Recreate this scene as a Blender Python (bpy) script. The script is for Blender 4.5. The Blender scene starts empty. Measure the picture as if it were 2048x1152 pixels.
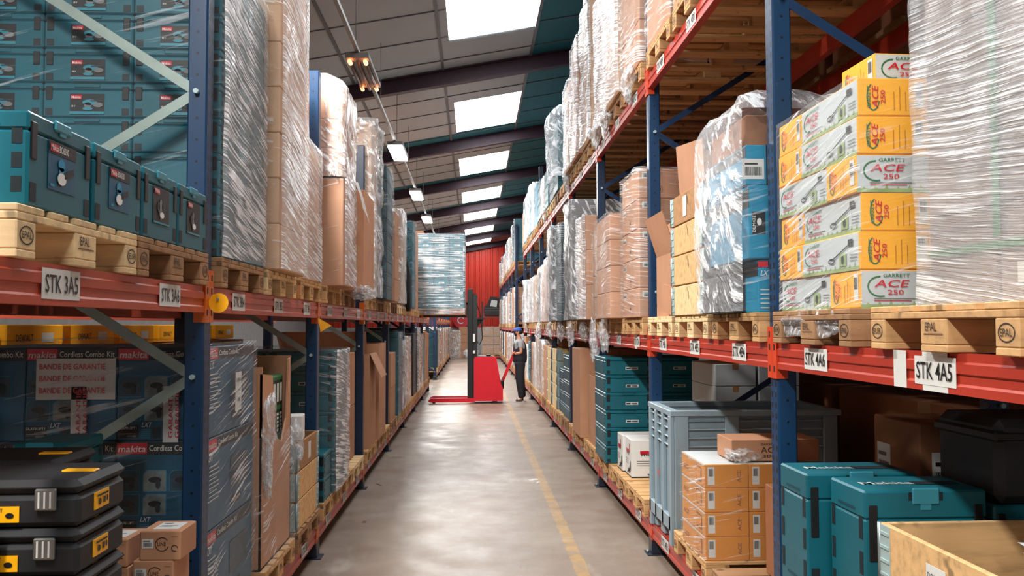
import bpy, math, random
from mathutils import Matrix, Vector, Euler, noise
random.seed(7)
C = bpy.context.scene.collection
sc = bpy.context.scene

# ---------------------------------------------------------------- camera, world, exposure
cam_d = bpy.data.cameras.new('camera'); cam = bpy.data.objects.new('camera', cam_d); C.objects.link(cam)
sc.camera = cam
cam_d.sensor_width = 36.0; cam_d.lens = 36.0 * 1700 / 2048; cam_d.clip_start = .05; cam_d.clip_end = 200
YAW, PITCH, ROLL = .0459, .0437, .0023
cam.matrix_world = (Matrix.Translation((0, 0, 1.8)) @ Matrix.Rotation(-YAW, 4, 'Z') @ Matrix.Rotation(math.pi / 2 + PITCH, 4, 'X')
                    @ Matrix.Rotation(-ROLL, 4, 'Z'))
w = bpy.data.worlds.new('world'); sc.world = w; w.use_nodes = True
w.node_tree.nodes['Background'].inputs[0].default_value = (.86, .93, 1, 1)
w.node_tree.nodes['Background'].inputs[1].default_value = .35
vs = sc.view_settings
sc.display_settings.display_device = 'sRGB'
vs.view_transform = 'Standard'; vs.look = 'None'; vs.gamma = 1; vs.use_curve_mapping = False
vs.exposure = 0.2
cy = sc.cycles
cy.max_bounces = 6; cy.diffuse_bounces = 4; cy.glossy_bounces = 3; cy.transmission_bounces = 2; cy.transparent_max_bounces = 14
cy.caustics_reflective = False; cy.caustics_refractive = False
cy.use_denoising = True; cy.sample_clamp_indirect = 4; cy.use_adaptive_sampling = True; cy.adaptive_threshold = .02
SKY_STRENGTH = 11.0
LAMP_W = 290.0

# daylight panels and lamp rows: the lamps' own lights
def lamp_light(x, y, z, watts, sx=.3, sy=1.3, col=(1, .97, .92)):
    l = bpy.data.lights.new('lamp_light', 'AREA'); l.shape = 'RECTANGLE'; l.size = sx; l.size_y = sy
    l.energy = watts; l.color = col
    o = bpy.data.objects.new('lamp_light', l); C.objects.link(o); o.location = (x, y, z)
    return o

# ---------------------------------------------------------------- materials
def lin(c):
    return tuple(((v / 255) / 12.92 if v <= 10 else (((v / 255) + .055) / 1.055) ** 2.4) for v in c) + (1,)
class NT:
    def __init__(s, name):
        s.m = bpy.data.materials.new(name); s.m.use_nodes = True; s.t = s.m.node_tree
        s.b = s.t.nodes['Principled BSDF']; s.out = s.t.nodes['Material Output']
    def n(s, typ, **k):
        o = s.t.nodes.new(typ)
        for a, b in k.items():
            if a[0] == '_': o.inputs[int(a[1:])].default_value = b
            else: setattr(o, a, b)
        return o
    def l(s, a, b): s.t.links.new(a, b)
    def math(s, op, a, b=None, c=None):
        o = s.t.nodes.new('ShaderNodeMath'); o.operation = op
        for i, v in enumerate((a, b, c)):
            if v is None: continue
            if isinstance(v, (int, float)): o.inputs[i].default_value = v
            else: s.l(v, o.inputs[i])
        return o.outputs[0]
    def ramp(s, fac, stops):
        r = s.t.nodes.new('ShaderNodeValToRGB'); cr = r.color_ramp
        while len(cr.elements) < len(stops): cr.elements.new(.5)
        for e, (p, c) in zip(cr.elements, stops): e.position = p; e.color = c if len(c) == 4 else (*c, 1)
        s.l(fac, r.inputs[0]); return r.outputs[0]
    def noise(s, vec, scale, detail=3, rough=.5, sc3=None):
        if sc3 is not None:
            mp = s.n('ShaderNodeMapping'); mp.inputs['Scale'].default_value = sc3; s.l(vec, mp.inputs[0]); vec = mp.outputs[0]
        o = s.n('ShaderNodeTexNoise'); o.inputs['Scale'].default_value = scale; o.inputs['Detail'].default_value = detail
        o.inputs['Roughness'].default_value = rough; s.l(vec, o.inputs['Vector']); return o.outputs[0]
    def obj(s): return s.n('ShaderNodeTexCoord').outputs['Object']
    def mix(s, fac, a, b):
        o = s.t.nodes.new('ShaderNodeMix'); o.data_type = 'RGBA'
        for i, v in ((0, fac), (6, a), (7, b)):
            if isinstance(v, (int, float, tuple)): o.inputs[i].default_value = v
            else: s.l(v, o.inputs[i])
        return o.outputs[2]
    def bump(s, h, strength, dist=.01):
        b = s.n('ShaderNodeBump'); b.inputs['Strength'].default_value = strength; b.inputs['Distance'].default_value = dist
        s.l(h, b.inputs['Height']); s.l(b.outputs[0], s.b.inputs['Normal']); return b
M = {}
def plain(name, col, rough=.5, metal=0, var=.12, scale=6, rnd=0.0, sc3=None, bump=0, spec=.5):
    t = NT(name); c = lin(col); v = t.obj()
    nz = t.noise(v, scale, 4, .6, sc3)
    f = t.ramp(nz, [(.3, (1 - var,) * 3), (.7, (1 + var,) * 3)])
    if rnd:
        oi = t.n('ShaderNodeObjectInfo')
        r = t.math('MULTIPLY_ADD', oi.outputs['Random'], 2 * rnd, 1 - rnd)
        mm = t.n('ShaderNodeVectorMath', operation='SCALE'); t.l(f, mm.inputs[0]); t.l(r, mm.inputs[3]); f = mm.outputs[0]
    mu = t.n('ShaderNodeVectorMath', operation='MULTIPLY'); t.l(f, mu.inputs[0]); mu.inputs[1].default_value = c[:3]
    t.l(mu.outputs[0], t.b.inputs['Base Color'])
    t.b.inputs['Roughness'].default_value = rough; t.b.inputs['Metallic'].default_value = metal
    t.b.inputs['Specular IOR Level'].default_value = spec
    if bump: t.bump(nz, bump)
    M[name] = t.m; return t.m
def emis(name, col, st):
    t = NT(name); t.b.inputs['Base Color'].default_value = (.8, .8, .8, 1)
    t.b.inputs['Emission Color'].default_value = (*col, 1); t.b.inputs['Emission Strength'].default_value = st; M[name] = t.m
# goods
plain('carton', (190, 140, 108), .75, var=.07, scale=4, rnd=.10, spec=.25)
plain('carton_light', (205, 165, 132), .75, var=.07, scale=4, rnd=.08, spec=.25)
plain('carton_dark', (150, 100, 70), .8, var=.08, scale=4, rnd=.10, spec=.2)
plain('carton_grey', (142, 126, 118), .75, var=.08, scale=4, rnd=.08, spec=.25)
plain('tape', (176, 128, 84), .3, var=.05)
plain('ink', (52, 36, 26), .7)
plain('carton_edge', (120, 82, 56), .8)
plain('teal', (10, 92, 106), .42, var=.06, scale=5, rnd=.07)
plain('teal_light', (52, 132, 150), .4, var=.05)
plain('teal_mid', (30, 106, 124), .42, var=.05)
plain('teal_dark', (12, 62, 76), .5, var=.06, rnd=.08)
plain('recess', (10, 26, 32), .6)
plain('cyan', (0, 134, 172), .45, var=.05)
plain('print_blue', (8, 82, 112), .4, var=.12, scale=3)
plain('photo_a', (38, 66, 82), .4, var=.5, scale=14)
plain('photo_b', (120, 132, 132), .4, var=.5, scale=12)
plain('black', (18, 18, 20), .45)
plain('black_rough', (24, 25, 28), .6, var=.2)
plain('charcoal', (40, 44, 50), .5)
plain('white', (225, 225, 222), .5, var=.03)
plain('paper', (214, 214, 210), .7, var=.03)
plain('grey_text', (110, 110, 110), .6)
plain('red', (205, 18, 40), .35, var=.05)
plain('yellow', (250, 176, 30), .5, var=.05, scale=3)
plain('yellow_dk', (180, 116, 20), .5)
plain('dewalt', (250, 176, 12), .4)
plain('amber', (216, 140, 52), .5, var=.05, scale=3)
plain('green', (38, 110, 62), .5)
plain('pale_green', (150, 170, 110), .5, var=.2, scale=8)
plain('light_print', (196, 202, 204), .45, var=.05)
plain('steel', (150, 152, 150), .35, metal=.85, var=.12, scale=12)
plain('galv', (150, 162, 164), .4, metal=.55, var=.15, scale=20)
plain('galv_pale', (168, 190, 190), .5, metal=.25, var=.08, scale=9)
plain('brace_grey', (142, 156, 150), .45, metal=.4, var=.1, scale=9)
plain('bin_grey', (140, 158, 168), .45, var=.05)
plain('bag_dark', (60, 66, 72), .3, var=.3, scale=10)
for nm, col in (('wood_light', (226, 196, 150)), ('wood', (198, 156, 108)), ('wood_aged', (158, 120, 86)), ('ply', (214, 172, 120)), ('ply_pale', (226, 196, 146)), ('ply_dark', (166, 124, 84))):
    t = NT(nm); v = t.obj(); g = t.noise(v, 5, 5, .6, (.6, 5, 5)); kn = t.noise(v, 9, 2)
    c = lin(col)[:3]
    a = t.ramp(g, [(.3, tuple(x * .72 for x in c)), (.5, c), (.72, tuple(min(1, x * 1.14) for x in c))])
    a = t.mix(t.ramp(kn, [(.66, (0, 0, 0)), (.72, (1, 1, 1))]), a, tuple(x * .45 for x in c) + (1,))
    oi = t.n('ShaderNodeObjectInfo'); r = t.math('MULTIPLY_ADD', oi.outputs['Random'], .24, .88)
    mm = t.n('ShaderNodeVectorMath', operation='SCALE'); t.l(a, mm.inputs[0]); t.l(r, mm.inputs[3])
    t.l(mm.outputs[0], t.b.inputs['Base Color']); t.b.inputs['Roughness'].default_value = .75; t.b.inputs['Specular IOR Level'].default_value = .25
    t.bump(g, .25, .004); M[nm] = t.m
# racking
def painted(name, col, worn, amt=.62, sc3=(1, 1, 1)):
    t = NT(name); v = t.obj(); nz = t.noise(v, 14, 6, .7, sc3); big = t.noise(v, 2.2, 3)
    c = lin(col); base = t.mix(t.ramp(big, [(.3, (0, 0, 0)), (.7, (1, 1, 1))]), c, tuple(x * .82 for x in c[:3]) + (1,))
    t.l(t.mix(t.ramp(nz, [(amt, (0, 0, 0)), (amt + .06, (.8, .8, .8))]), base, lin(worn)), t.b.inputs['Base Color'])
    t.b.inputs['Roughness'].default_value = .42; M[name] = t.m
painted('beam_left', (178, 70, 46), (226, 120, 92), .66, (1, .25, 1))
painted('beam_right', (178, 54, 36), (226, 110, 86), .68, (1, .25, 1))
painted('connector_left', (206, 98, 22), (226, 140, 70), .68)
painted('connector_right', (212, 66, 30), (226, 120, 70), .68)
def perforated(name, col):
    t = NT(name); v = t.obj(); sp = t.n('ShaderNodeSeparateXYZ'); t.l(v, sp.inputs[0])
    g = t.n('ShaderNodeNewGeometry'); vt = t.n('ShaderNodeVectorTransform', vector_type='NORMAL', convert_from='WORLD', convert_to='OBJECT')
    t.l(g.outputs['Normal'], vt.inputs[0]); sn = t.n('ShaderNodeSeparateXYZ'); t.l(vt.outputs[0], sn.inputs[0])
    onx = t.math('GREATER_THAN', t.math('ABSOLUTE', sn.outputs[0]), .6)
    fz = t.math('ABSOLUTE', t.math('SUBTRACT', t.math('FRACT', t.math('DIVIDE', sp.outputs[2], .05)), .5))
    dy = t.math('ABSOLUTE', t.math('SUBTRACT', t.math('ABSOLUTE', sp.outputs[1]), .024))
    slot = t.math('MULTIPLY', t.math('LESS_THAN', fz, .27), t.math('LESS_THAN', dy, .0095))
    slot = t.math('MULTIPLY', slot, onx)
    fz2 = t.math('ABSOLUTE', t.math('SUBTRACT', t.math('FRACT', t.math('DIVIDE', sp.outputs[2], .1)), .5))
    dx = t.math('ABSOLUTE', t.math('SUBTRACT', sp.outputs[0], .0))
    hole = t.math('MULTIPLY', t.math('LESS_THAN', fz2, .055), t.math('LESS_THAN', dx, .006))
    hole = t.math('MULTIPLY', hole, t.math('SUBTRACT', 1.0, onx))
    nz = t.noise(v, 18, 6, .75)
    c = t.mix(t.ramp(nz, [(.64, (0, 0, 0)), (.72, (.6, .6, .6))]), lin(col), lin((96, 140, 180)))
    t.l(t.mix(t.math('MAXIMUM', slot, hole), c, (.004, .005, .008, 1)), t.b.inputs['Base Color'])
    t.b.inputs['Roughness'].default_value = .38; M[name] = t.m
perforated('post_blue', (14, 54, 90)); perforated('post_navy', (24, 44, 70))
plain('brace_blue', (18, 48, 84), .4, var=.15)
plain('foot', (30, 38, 52), .45)
# building
def floor_mat():
    t = NT('concrete'); v = t.obj(); sp = t.n('ShaderNodeSeparateXYZ'); t.l(v, sp.inputs[0])
    a = t.noise(v, .8, 5, .6); b = t.noise(v, 5, 8, .7); s1 = t.noise(v, 3, 6, .65, (6, .5, 1)); st = t.noise(v, 1.6, 4, .6, (1, .35, 1))
    c = t.ramp(a, [(.3, lin((118, 103, 90))), (.5, lin((133, 118, 105))), (.7, lin((148, 136, 123)))])
    c = t.mix(t.ramp(b, [(.35, (.55, .55, .55)), (.6, (0, 0, 0))]), c, lin((124, 106, 92)))
    c = t.mix(t.ramp(s1, [(.62, (0, 0, 0)), (.72, (.45, .45, .45))]), c, lin((92, 82, 74)))
    c = t.mix(t.ramp(st, [(.6, (0, 0, 0)), (.75, (.6, .6, .6))]), c, lin((208, 200, 188)))
    # worn yellow line along the aisle
    dx = t.math('ABSOLUTE', t.math('SUBTRACT', sp.outputs[0], .80))
    wob = t.math('MULTIPLY', t.math('SUBTRACT', t.noise(v, 9, 4), .5), .05)
    on = t.math('LESS_THAN', t.math('ADD', dx, wob), .05)
    wear = t.ramp(t.noise(v, 6, 7, .75), [(.38, (.06, .06, .06)), (.62, (.55, .55, .55))])
    c = t.mix(t.math('MULTIPLY', on, wear), c, lin((206, 156, 58)))
    t.l(c, t.b.inputs['Base Color'])
    t.l(t.ramp(t.noise(v, 2.4, 5, .6), [(.3, (.28,) * 3), (.7, (.52,) * 3)]), t.b.inputs['Roughness'])
    t.bump(b, .08, .01); M['concrete'] = t.m
floor_mat()
plain('panel', (176, 178, 180), .7, var=.05, scale=.9)
plain('panel_teal', (34, 104, 118), .7, var=.08, scale=.9)
plain('grid_bar', (92, 92, 96), .5)
plain('rafter', (58, 32, 48), .5, var=.15)
plain('wall_red', (204, 50, 28), .5, var=.08, scale=.6)
plain('wall_low', (176, 176, 176), .7)
plain('wall_grey', (120, 120, 122), .8)
emis('skylight', (.95, .98, 1.0), SKY_STRENGTH)
emis('tube_lit', (1, .98, .94), 22)
emis('tube_orange', (1, .25, .06), 9)
plain('lamp_case', (120, 118, 116), .5)
plain('tube_dead', (110, 92, 86), .3)
# plastic stretch film: mostly clear, with pulled creases that catch the light
def film(name, base=.10, amt=.8, rot=.5, lo=.5, hi=.6, sc3=(2.2, 34, 1), tint=(.93, .95, .98), crump=False, bs=.7, rough=.16):
    t = NT(name); uv = t.n('ShaderNodeTexCoord').outputs['UV']
    mp = t.n('ShaderNodeMapping'); mp.inputs['Rotation'].default_value = (0, 0, rot); t.l(uv, mp.inputs[0])
    wv = t.n('ShaderNodeTexNoise'); wv.inputs['Scale'].default_value = 1.6; wv.inputs['Detail'].default_value = 2; t.l(mp.outputs[0], wv.inputs[0])
    ad = t.n('ShaderNodeVectorMath', operation='MULTIPLY_ADD'); t.l(wv.outputs[1], ad.inputs[0]); ad.inputs[1].default_value = (.035, .035, 0) if not crump else (.5, .5, 0); t.l(mp.outputs[0], ad.inputs[2])
    n1 = t.noise(ad.outputs[0], 1.0, 4, .62, sc3)
    patch = t.noise(uv, 2.3, 2)
    thr = t.math('MULTIPLY_ADD', t.math('SUBTRACT', patch, .5), -.35, (lo + hi) / 2)
    stf = t.n('ShaderNodeMapRange'); stf.clamp = True; t.l(n1, stf.inputs[0])
    t.l(t.math('SUBTRACT', thr, (hi - lo) / 2), stf.inputs[1]); t.l(t.math('ADD', thr, (hi - lo) / 2), stf.inputs[2])
    alpha = t.math('MULTIPLY_ADD', stf.outputs[0], amt, base)
    t.b.inputs['Base Color'].default_value = (*tint, 1); t.b.inputs['Roughness'].default_value = rough
    t.b.inputs['Specular IOR Level'].default_value = .9
    t.bump(n1, bs, .03)
    tr = t.n('ShaderNodeBsdfTransparent'); tr.inputs[0].default_value = (.96, .97, .97, 1)
    mx = t.n('ShaderNodeMixShader'); t.l(alpha, mx.inputs[0]); t.l(tr.outputs[0], mx.inputs[1]); t.l(t.b.outputs[0], mx.inputs[2])
    t.l(mx.outputs[0], t.out.inputs[0]); M[name] = t.m
film('film_streak', .14, .84, .20, .51, .58, (2.6, 78, 1))
film('film_streak_up', .09, .70, -.22, .57, .64, (2.0, 70, 1))
film('film_soft', .06, .40, .18, .57, .67, (1.6, 34, 1))
film('film_clear', .04, .30, -.25, .60, .70, (1.4, 30, 1))
film('film_silver', .30, .62, .16, .49, .58, (2.2, 52, 1))
film('film_white', .26, .60, .9, .47, .60, (3, 14, 1), crump=True)
film('film_dense', .26, .70, .20, .49, .57, (2.4, 74, 1))
film('film_load', .12, .52, .02, .49, .59, (1.0, 46, 1))
film('film_haze', .30, .60, .12, .53, .62, (1.8, 84, 1))
film('film_crumple', .24, .70, .9, .52, .60, (7, 18, 1), crump=True, bs=1.0)
film('film_flat', .08, .58, .10, .545, .63, (1.8, 84, 1))

# ---------------------------------------------------------------- mesh building
_txt = {}
def text_poly(s):
    if s not in _txt:
        cu = bpy.data.curves.new('t', 'FONT'); cu.body = s; cu.size = 1; cu.resolution_u = 2; cu.fill_mode = 'FRONT'; cu.offset = .008
        o = bpy.data.objects.new('t', cu); C.objects.link(o)
        dg = bpy.context.evaluated_depsgraph_get(); me = o.evaluated_get(dg).to_mesh()
        vs_ = [v.co.copy() for v in me.vertices]; fs = [tuple(p.vertices) for p in me.polygons]
        o.evaluated_get(dg).to_mesh_clear(); bpy.data.objects.remove(o); bpy.data.curves.remove(cu)
        x0 = min([v.x for v in vs_] or [0]); x1 = max([v.x for v in vs_] or [1])
        _txt[s] = ([(v.x - x0, v.y) for v in vs_], fs, x1 - x0)
    return _txt[s]
class MB:
    def __init__(s): s.v = []; s.f = []; s.mi = []; s.ms = []; s.sm = []; s.uv = None
    def m(s, name):
        if name not in s.ms: s.ms.append(name)
        return s.ms.index(name)
    def face(s, idx, mat, smooth=False): s.f.append(tuple(idx)); s.mi.append(s.m(mat)); s.sm.append(smooth)
    def add(s, pts): b = len(s.v); s.v += [tuple(p) for p in pts]; return b
    def box(s, a, b, mat, ch=0, T=None, faces=None):
        (x0, y0, z0), (x1, y1, z1) = a, b
        n0 = len(s.v); faces = faces or {}
        if ch <= 0:
            s.add([(x0, y0, z0), (x1, y0, z0), (x1, y1, z0), (x0, y1, z0), (x0, y0, z1), (x1, y0, z1), (x1, y1, z1), (x0, y1, z1)])
            for k, q in (('-z', (3, 2, 1, 0)), ('+z', (4, 5, 6, 7)), ('-y', (0, 1, 5, 4)), ('+x', (1, 2, 6, 5)), ('+y', (2, 3, 7, 6)), ('-x', (3, 0, 4, 7))):
                s.face([n0 + i for i in q], faces.get(k, mat))
        else:
            c = min(ch, (x1 - x0) * .49, (y1 - y0) * .49, (z1 - z0) * .49); I = {}
            for ix in (0, 1):
                for iy in (0, 1):
                    for iz in (0, 1):
                        X, Y, Z = (x0, x1)[ix], (y0, y1)[iy], (z0, z1)[iz]
                        dx, dy, dz = (c, -c)[ix], (c, -c)[iy], (c, -c)[iz]
                        b0 = s.add([(X, Y + dy, Z + dz), (X + dx, Y, Z + dz), (X + dx, Y + dy, Z)])
                        I[ix, iy, iz] = (b0, b0 + 1, b0 + 2)
            P = lambda ax, *c_: I[c_][ax]
            def q(l, k): s.face(l, faces.get(k, mat))
            q([P(0, 0, 0, 0), P(0, 0, 0, 1), P(0, 0, 1, 1), P(0, 0, 1, 0)], '-x'); q([P(0, 1, 0, 0), P(0, 1, 1, 0), P(0, 1, 1, 1), P(0, 1, 0, 1)], '+x')
            q([P(1, 0, 0, 0), P(1, 1, 0, 0), P(1, 1, 0, 1), P(1, 0, 0, 1)], '-y'); q([P(1, 0, 1, 0), P(1, 0, 1, 1), P(1, 1, 1, 1), P(1, 1, 1, 0)], '+y')
            q([P(2, 0, 0, 0), P(2, 0, 1, 0), P(2, 1, 1, 0), P(2, 1, 0, 0)], '-z'); q([P(2, 0, 0, 1), P(2, 1, 0, 1), P(2, 1, 1, 1), P(2, 0, 1, 1)], '+z')
            for a_ in (0, 1):
                for b_ in (0, 1):
                    q([P(1, 0, a_, b_), P(2, 0, a_, b_), P(2, 1, a_, b_), P(1, 1, a_, b_)], 'e')
                    q([P(0, a_, 0, b_), P(2, a_, 0, b_), P(2, a_, 1, b_), P(0, a_, 1, b_)], 'e')
                    q([P(0, a_, b_, 0), P(1, a_, b_, 0), P(1, a_, b_, 1), P(0, a_, b_, 1)], 'e')
            for k in I: q(list(I[k]), 'e')
        if T is not None: s.v[n0:] = [tuple(T @ Vector(p)) for p in s.v[n0:]]
        return s
    def quad(s, p, mat): b = s.add(p); s.face(range(b, b + len(p)), mat); return s
    def beam_(s, p0, p1, wd, th, mat, up=(0, 0, 1)):
        p0, p1 = Vector(p0), Vector(p1); d = (p1 - p0); L = d.length; d.normalize(); sd = d.cross(Vector(up)).normalized(); u = sd.cross(d)
        T = Matrix((( d.x, sd.x, u.x, p0.x), (d.y, sd.y, u.y, p0.y), (d.z, sd.z, u.z, p0.z), (0, 0, 0, 1)))
        return s.box((0, -wd / 2, -th / 2), (L, wd / 2, th / 2), mat, T=T)
    def cyl(s, p0, p1, r, mat, n=12, r1=None, caps=True):
        p0, p1 = Vector(p0), Vector(p1); d = (p1 - p0).normalized(); a = d.orthogonal().normalized(); b = d.cross(a); r1 = r if r1 is None else r1
        n0 = len(s.v)
        for P, R in ((p0, r), (p1, r1)):
            for i in range(n):
                t = 2 * math.pi * i / n; s.v.append(tuple(P + (a * math.cos(t) + b * math.sin(t)) * R))
        for i in range(n): j = (i + 1) % n; s.face((n0 + i, n0 + j, n0 + n + j, n0 + n + i), mat, True)
        if caps: s.face([n0 + i for i in reversed(range(n))], mat); s.face([n0 + n + i for i in range(n)], mat)
        return s
    def tube(s, pts, r, mat, n=8):
        pts = [Vector(p) for p in pts]; n0 = len(s.v); a = None
        for i, p in enumerate(pts):
            d = (pts[min(i + 1, len(pts) - 1)] - pts[max(i - 1, 0)]).normalized()
            a = d.orthogonal().normalized() if a is None else (a - d * a.dot(d)).normalized()
            b = d.cross(a); R = r[i] if isinstance(r, (list, tuple)) else r
            for k in range(n): t = 2 * math.pi * k / n; s.v.append(tuple(p + (a * math.cos(t) + b * math.sin(t)) * R))
        for i in range(len(pts) - 1):
            for k in range(n):
                j = (k + 1) % n; o = n0 + i * n; s.face((o + k, o + j, o + n + j, o + n + k), mat, True)
        s.face([n0 + k for k in reversed(range(n))], mat); s.face([n0 + (len(pts) - 1) * n + k for k in range(n)], mat); return s
    def prism(s, prof, axis, a, b, mat, smooth=False):
        def pt(p, t): return {'x': (t, p[0], p[1]), 'y': (p[0], t, p[1]), 'z': (p[0], p[1], t)}[axis]
        n = len(prof); n0 = s.add([pt(p, a) for p in prof] + [pt(p, b) for p in prof])
        for i in range(n): j = (i + 1) % n; s.face((n0 + i, n0 + j, n0 + n + j, n0 + n + i), mat, smooth)
        s.face([n0 + i for i in reversed(range(n))], mat); s.face([n0 + n + i for i in range(n)], mat); return s
    def mesh(s, name, fix=True):
        me = bpy.data.meshes.new(name); me.from_pydata(s.v, [], s.f)
        for k in s.ms: me.materials.append(M[k])
        me.polygons.foreach_set('material_index', s.mi); me.polygons.foreach_set('use_smooth', s.sm)
        if s.uv:
            ul = me.uv_layers.new(name='UVMap'); data = []
            for p in me.polygons:
                for vi in p.vertices: data += s.uv[vi]
            ul.data.foreach_set('uv', data)
        elif fix:
            import bmesh
            bm = bmesh.new(); bm.from_mesh(me); bmesh.ops.recalc_face_normals(bm, faces=bm.faces); bm.to_mesh(me); bm.free()
        me.update(); return me
class Fr:                                    # a flat face to print on: origin, right, up; offsets along the outward normal
    def __init__(s, mb, o, u, v): s.mb = mb; s.o = Vector(o); s.u = Vector(u); s.v = Vector(v); s.n = s.u.cross(s.v)
    def p(s, a, b, k=1): return tuple(s.o + s.u * a + s.v * b + s.n * (.0012 * k))
    def rect(s, a0, b0, a1, b1, mat, k=1): s.mb.quad([s.p(a0, b0, k), s.p(a1, b0, k), s.p(a1, b1, k), s.p(a0, b1, k)], mat); return s
    def poly(s, pts, mat, k=1): s.mb.quad([s.p(a, b, k) for a, b in pts], mat); return s
    def ell(s, a, b, ra, rb, mat, k=1, n=16): return s.poly([(a + ra * math.cos(2 * math.pi * i / n), b + rb * math.sin(2 * math.pi * i / n)) for i in range(n)], mat, k)
    def ring(s, a, b, ra, rb, th, mat, k=1, n=20, a0=0, a1=1):
        for i in range(n):
            if not (a0 <= i / n < a1): continue
            t0, t1 = 2 * math.pi * i / n, 2 * math.pi * (i + 1) / n
            s.poly([(a + ra * math.cos(t0), b + rb * math.sin(t0)), (a + ra * math.cos(t1), b + rb * math.sin(t1)),
                    (a + (ra - th) * math.cos(t1), b + (rb - th) * math.sin(t1)), (a + (ra - th) * math.cos(t0), b + (rb - th) * math.sin(t0))], mat, k)
        return s
    def text(s, txt, a, b, h, mat, k=2, width=None, slant=0, rot=0):
        V, F_, L = text_poly(txt); sy = h / .70; sx = (width / L) if width else sy * .8
        ca, sa = math.cos(rot), math.sin(rot); pts = []
        for x, y in V:
            X = x * sx + y * sy * slant; Y = y * sy; pts.append(s.p(a + X * ca - Y * sa, b + X * sa + Y * ca, k))
        n0 = s.mb.add(pts)
        for f in F_: s.mb.face([n0 + i for i in f], mat)
        return s
    def barcode(s, a, b, w_, h, k=2, seed=1):
        r = random.Random(seed); x = a
        while x < a + w_ - .002:
            t = r.choice((.0015, .003, .0045)) * (w_ / .09); s.rect(x, b, min(x + t, a + w_), b + h, 'black', k); x += t + r.choice((.0015, .003)) * (w_ / .09)
        return s
    def sticker(s, a, b, w_, h, seed=1):
        s.rect(a, b, a + w_, b + h, 'paper', 1); s.barcode(a + w_ * .12, b + h * .18, w_ * .76, h * .42, 2, seed)
        s.rect(a + w_ * .12, b + h * .72, a + w_ * .7, b + h * .8, 'black', 2); return s

def tag(o, label, cat, group=None, kind=None):
    if label: o['label'] = label
    if cat: o['category'] = cat
    if group: o['group'] = group
    if cat: o['kind'] = kind or 'thing'
    return o
def link(name, data, parent=None, loc=(0, 0, 0), rot=(0, 0, 0)):
    o = bpy.data.objects.new(name, data); C.objects.link(o); o.location = loc; o.rotation_euler = rot
    if parent: o.parent = parent
    return o
def structure(name, mb, kind='structure'):
    o = link(name, mb.mesh(name)); o['kind'] = kind; return o
def single(name, mb, label, cat, loc=(0, 0, 0), rot=0, group=None):
    return tag(link(name, mb.mesh(name), None, loc, (0, 0, rot)), label, cat, group)
class Proto:                                 # one kind of thing: own mesh (or none) and its parts, copied wherever it stands
    def __init__(s, name, cat, root=None): s.name = name; s.cat = cat; s.root = root.mesh(name) if root else None; s.parts = []
    def part(s, name, mb, label=None, loc=(0, 0, 0), sub=None):
        s.parts.append((name, mb if isinstance(mb, bpy.types.Mesh) else mb.mesh(name), label, loc, sub)); return s
    def put(s, loc, label, rot=0, group=None, parts=True, rx=0, ry=0, cat=None):
        r = link(s.name, s.root, None, loc, (rx, ry, rot)); tag(r, label, cat or s.cat, group); prev = {}
        if parts:
            for nm, me, lb, l, sub in s.parts:
                o = link(nm, me, prev.get(sub, r) if sub else r, l); prev[nm] = o
                if lb: o['label'] = lb
        return r
ORD = ['first', 'second', 'third', 'fourth', 'fifth', 'sixth', 'seventh', 'eighth', 'ninth', 'tenth', 'eleventh', 'twelfth', 'thirteenth', 'fourteenth', 'fifteenth', 'sixteenth']
LAYER = ['bottom-layer', 'second-layer', 'third-layer', 'fourth-layer', 'fifth-layer', 'sixth-layer', 'seventh-layer', 'eighth-layer', 'ninth-layer', 'tenth-layer', 'eleventh-layer', 'twelfth-layer']
XF = {-1: 1.212, 1: 1.402}
Y0 = {-1: 3.96, 1: 3.93}
LV = {-1: {'bottom': .25, 'middle': 1.98}, 1: {'bottom': .255, 'middle': 1.715, 'top': 3.81}}
PALH = .144
def bay_y(s, b):                              # front Y of the post that opens bay b (0 is the bay at the camera; 8 and on stand beyond the cross aisle)
    return Y0[s] + 2.8 * (b - 1) if b < 8 else 28.3 + 2.8 * (b - 8)
def where(s, b, i, lv):
    far = 'far ' if b >= 8 else ''; bb = b - 8 if b >= 8 else b
    return f"{ORD[i]} place, {ORD[bb]} bay, {lv} shelf, {far}{'left' if s < 0 else 'right'} rack"
def slot_y(s, b, i): return bay_y(s, b) + .10 + .885 * i

# ================================================================ THE BUILDING
XW0, XW1, YW0, YW1 = -9.0, 7.6, -12.0, 52.0
ROOF = lambda x: 6.62 + .182 * x
mb = MB(); mb.box((XW0, YW0, -.2), (XW1, YW1, 0), 'concrete'); structure('floor', mb)
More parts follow.
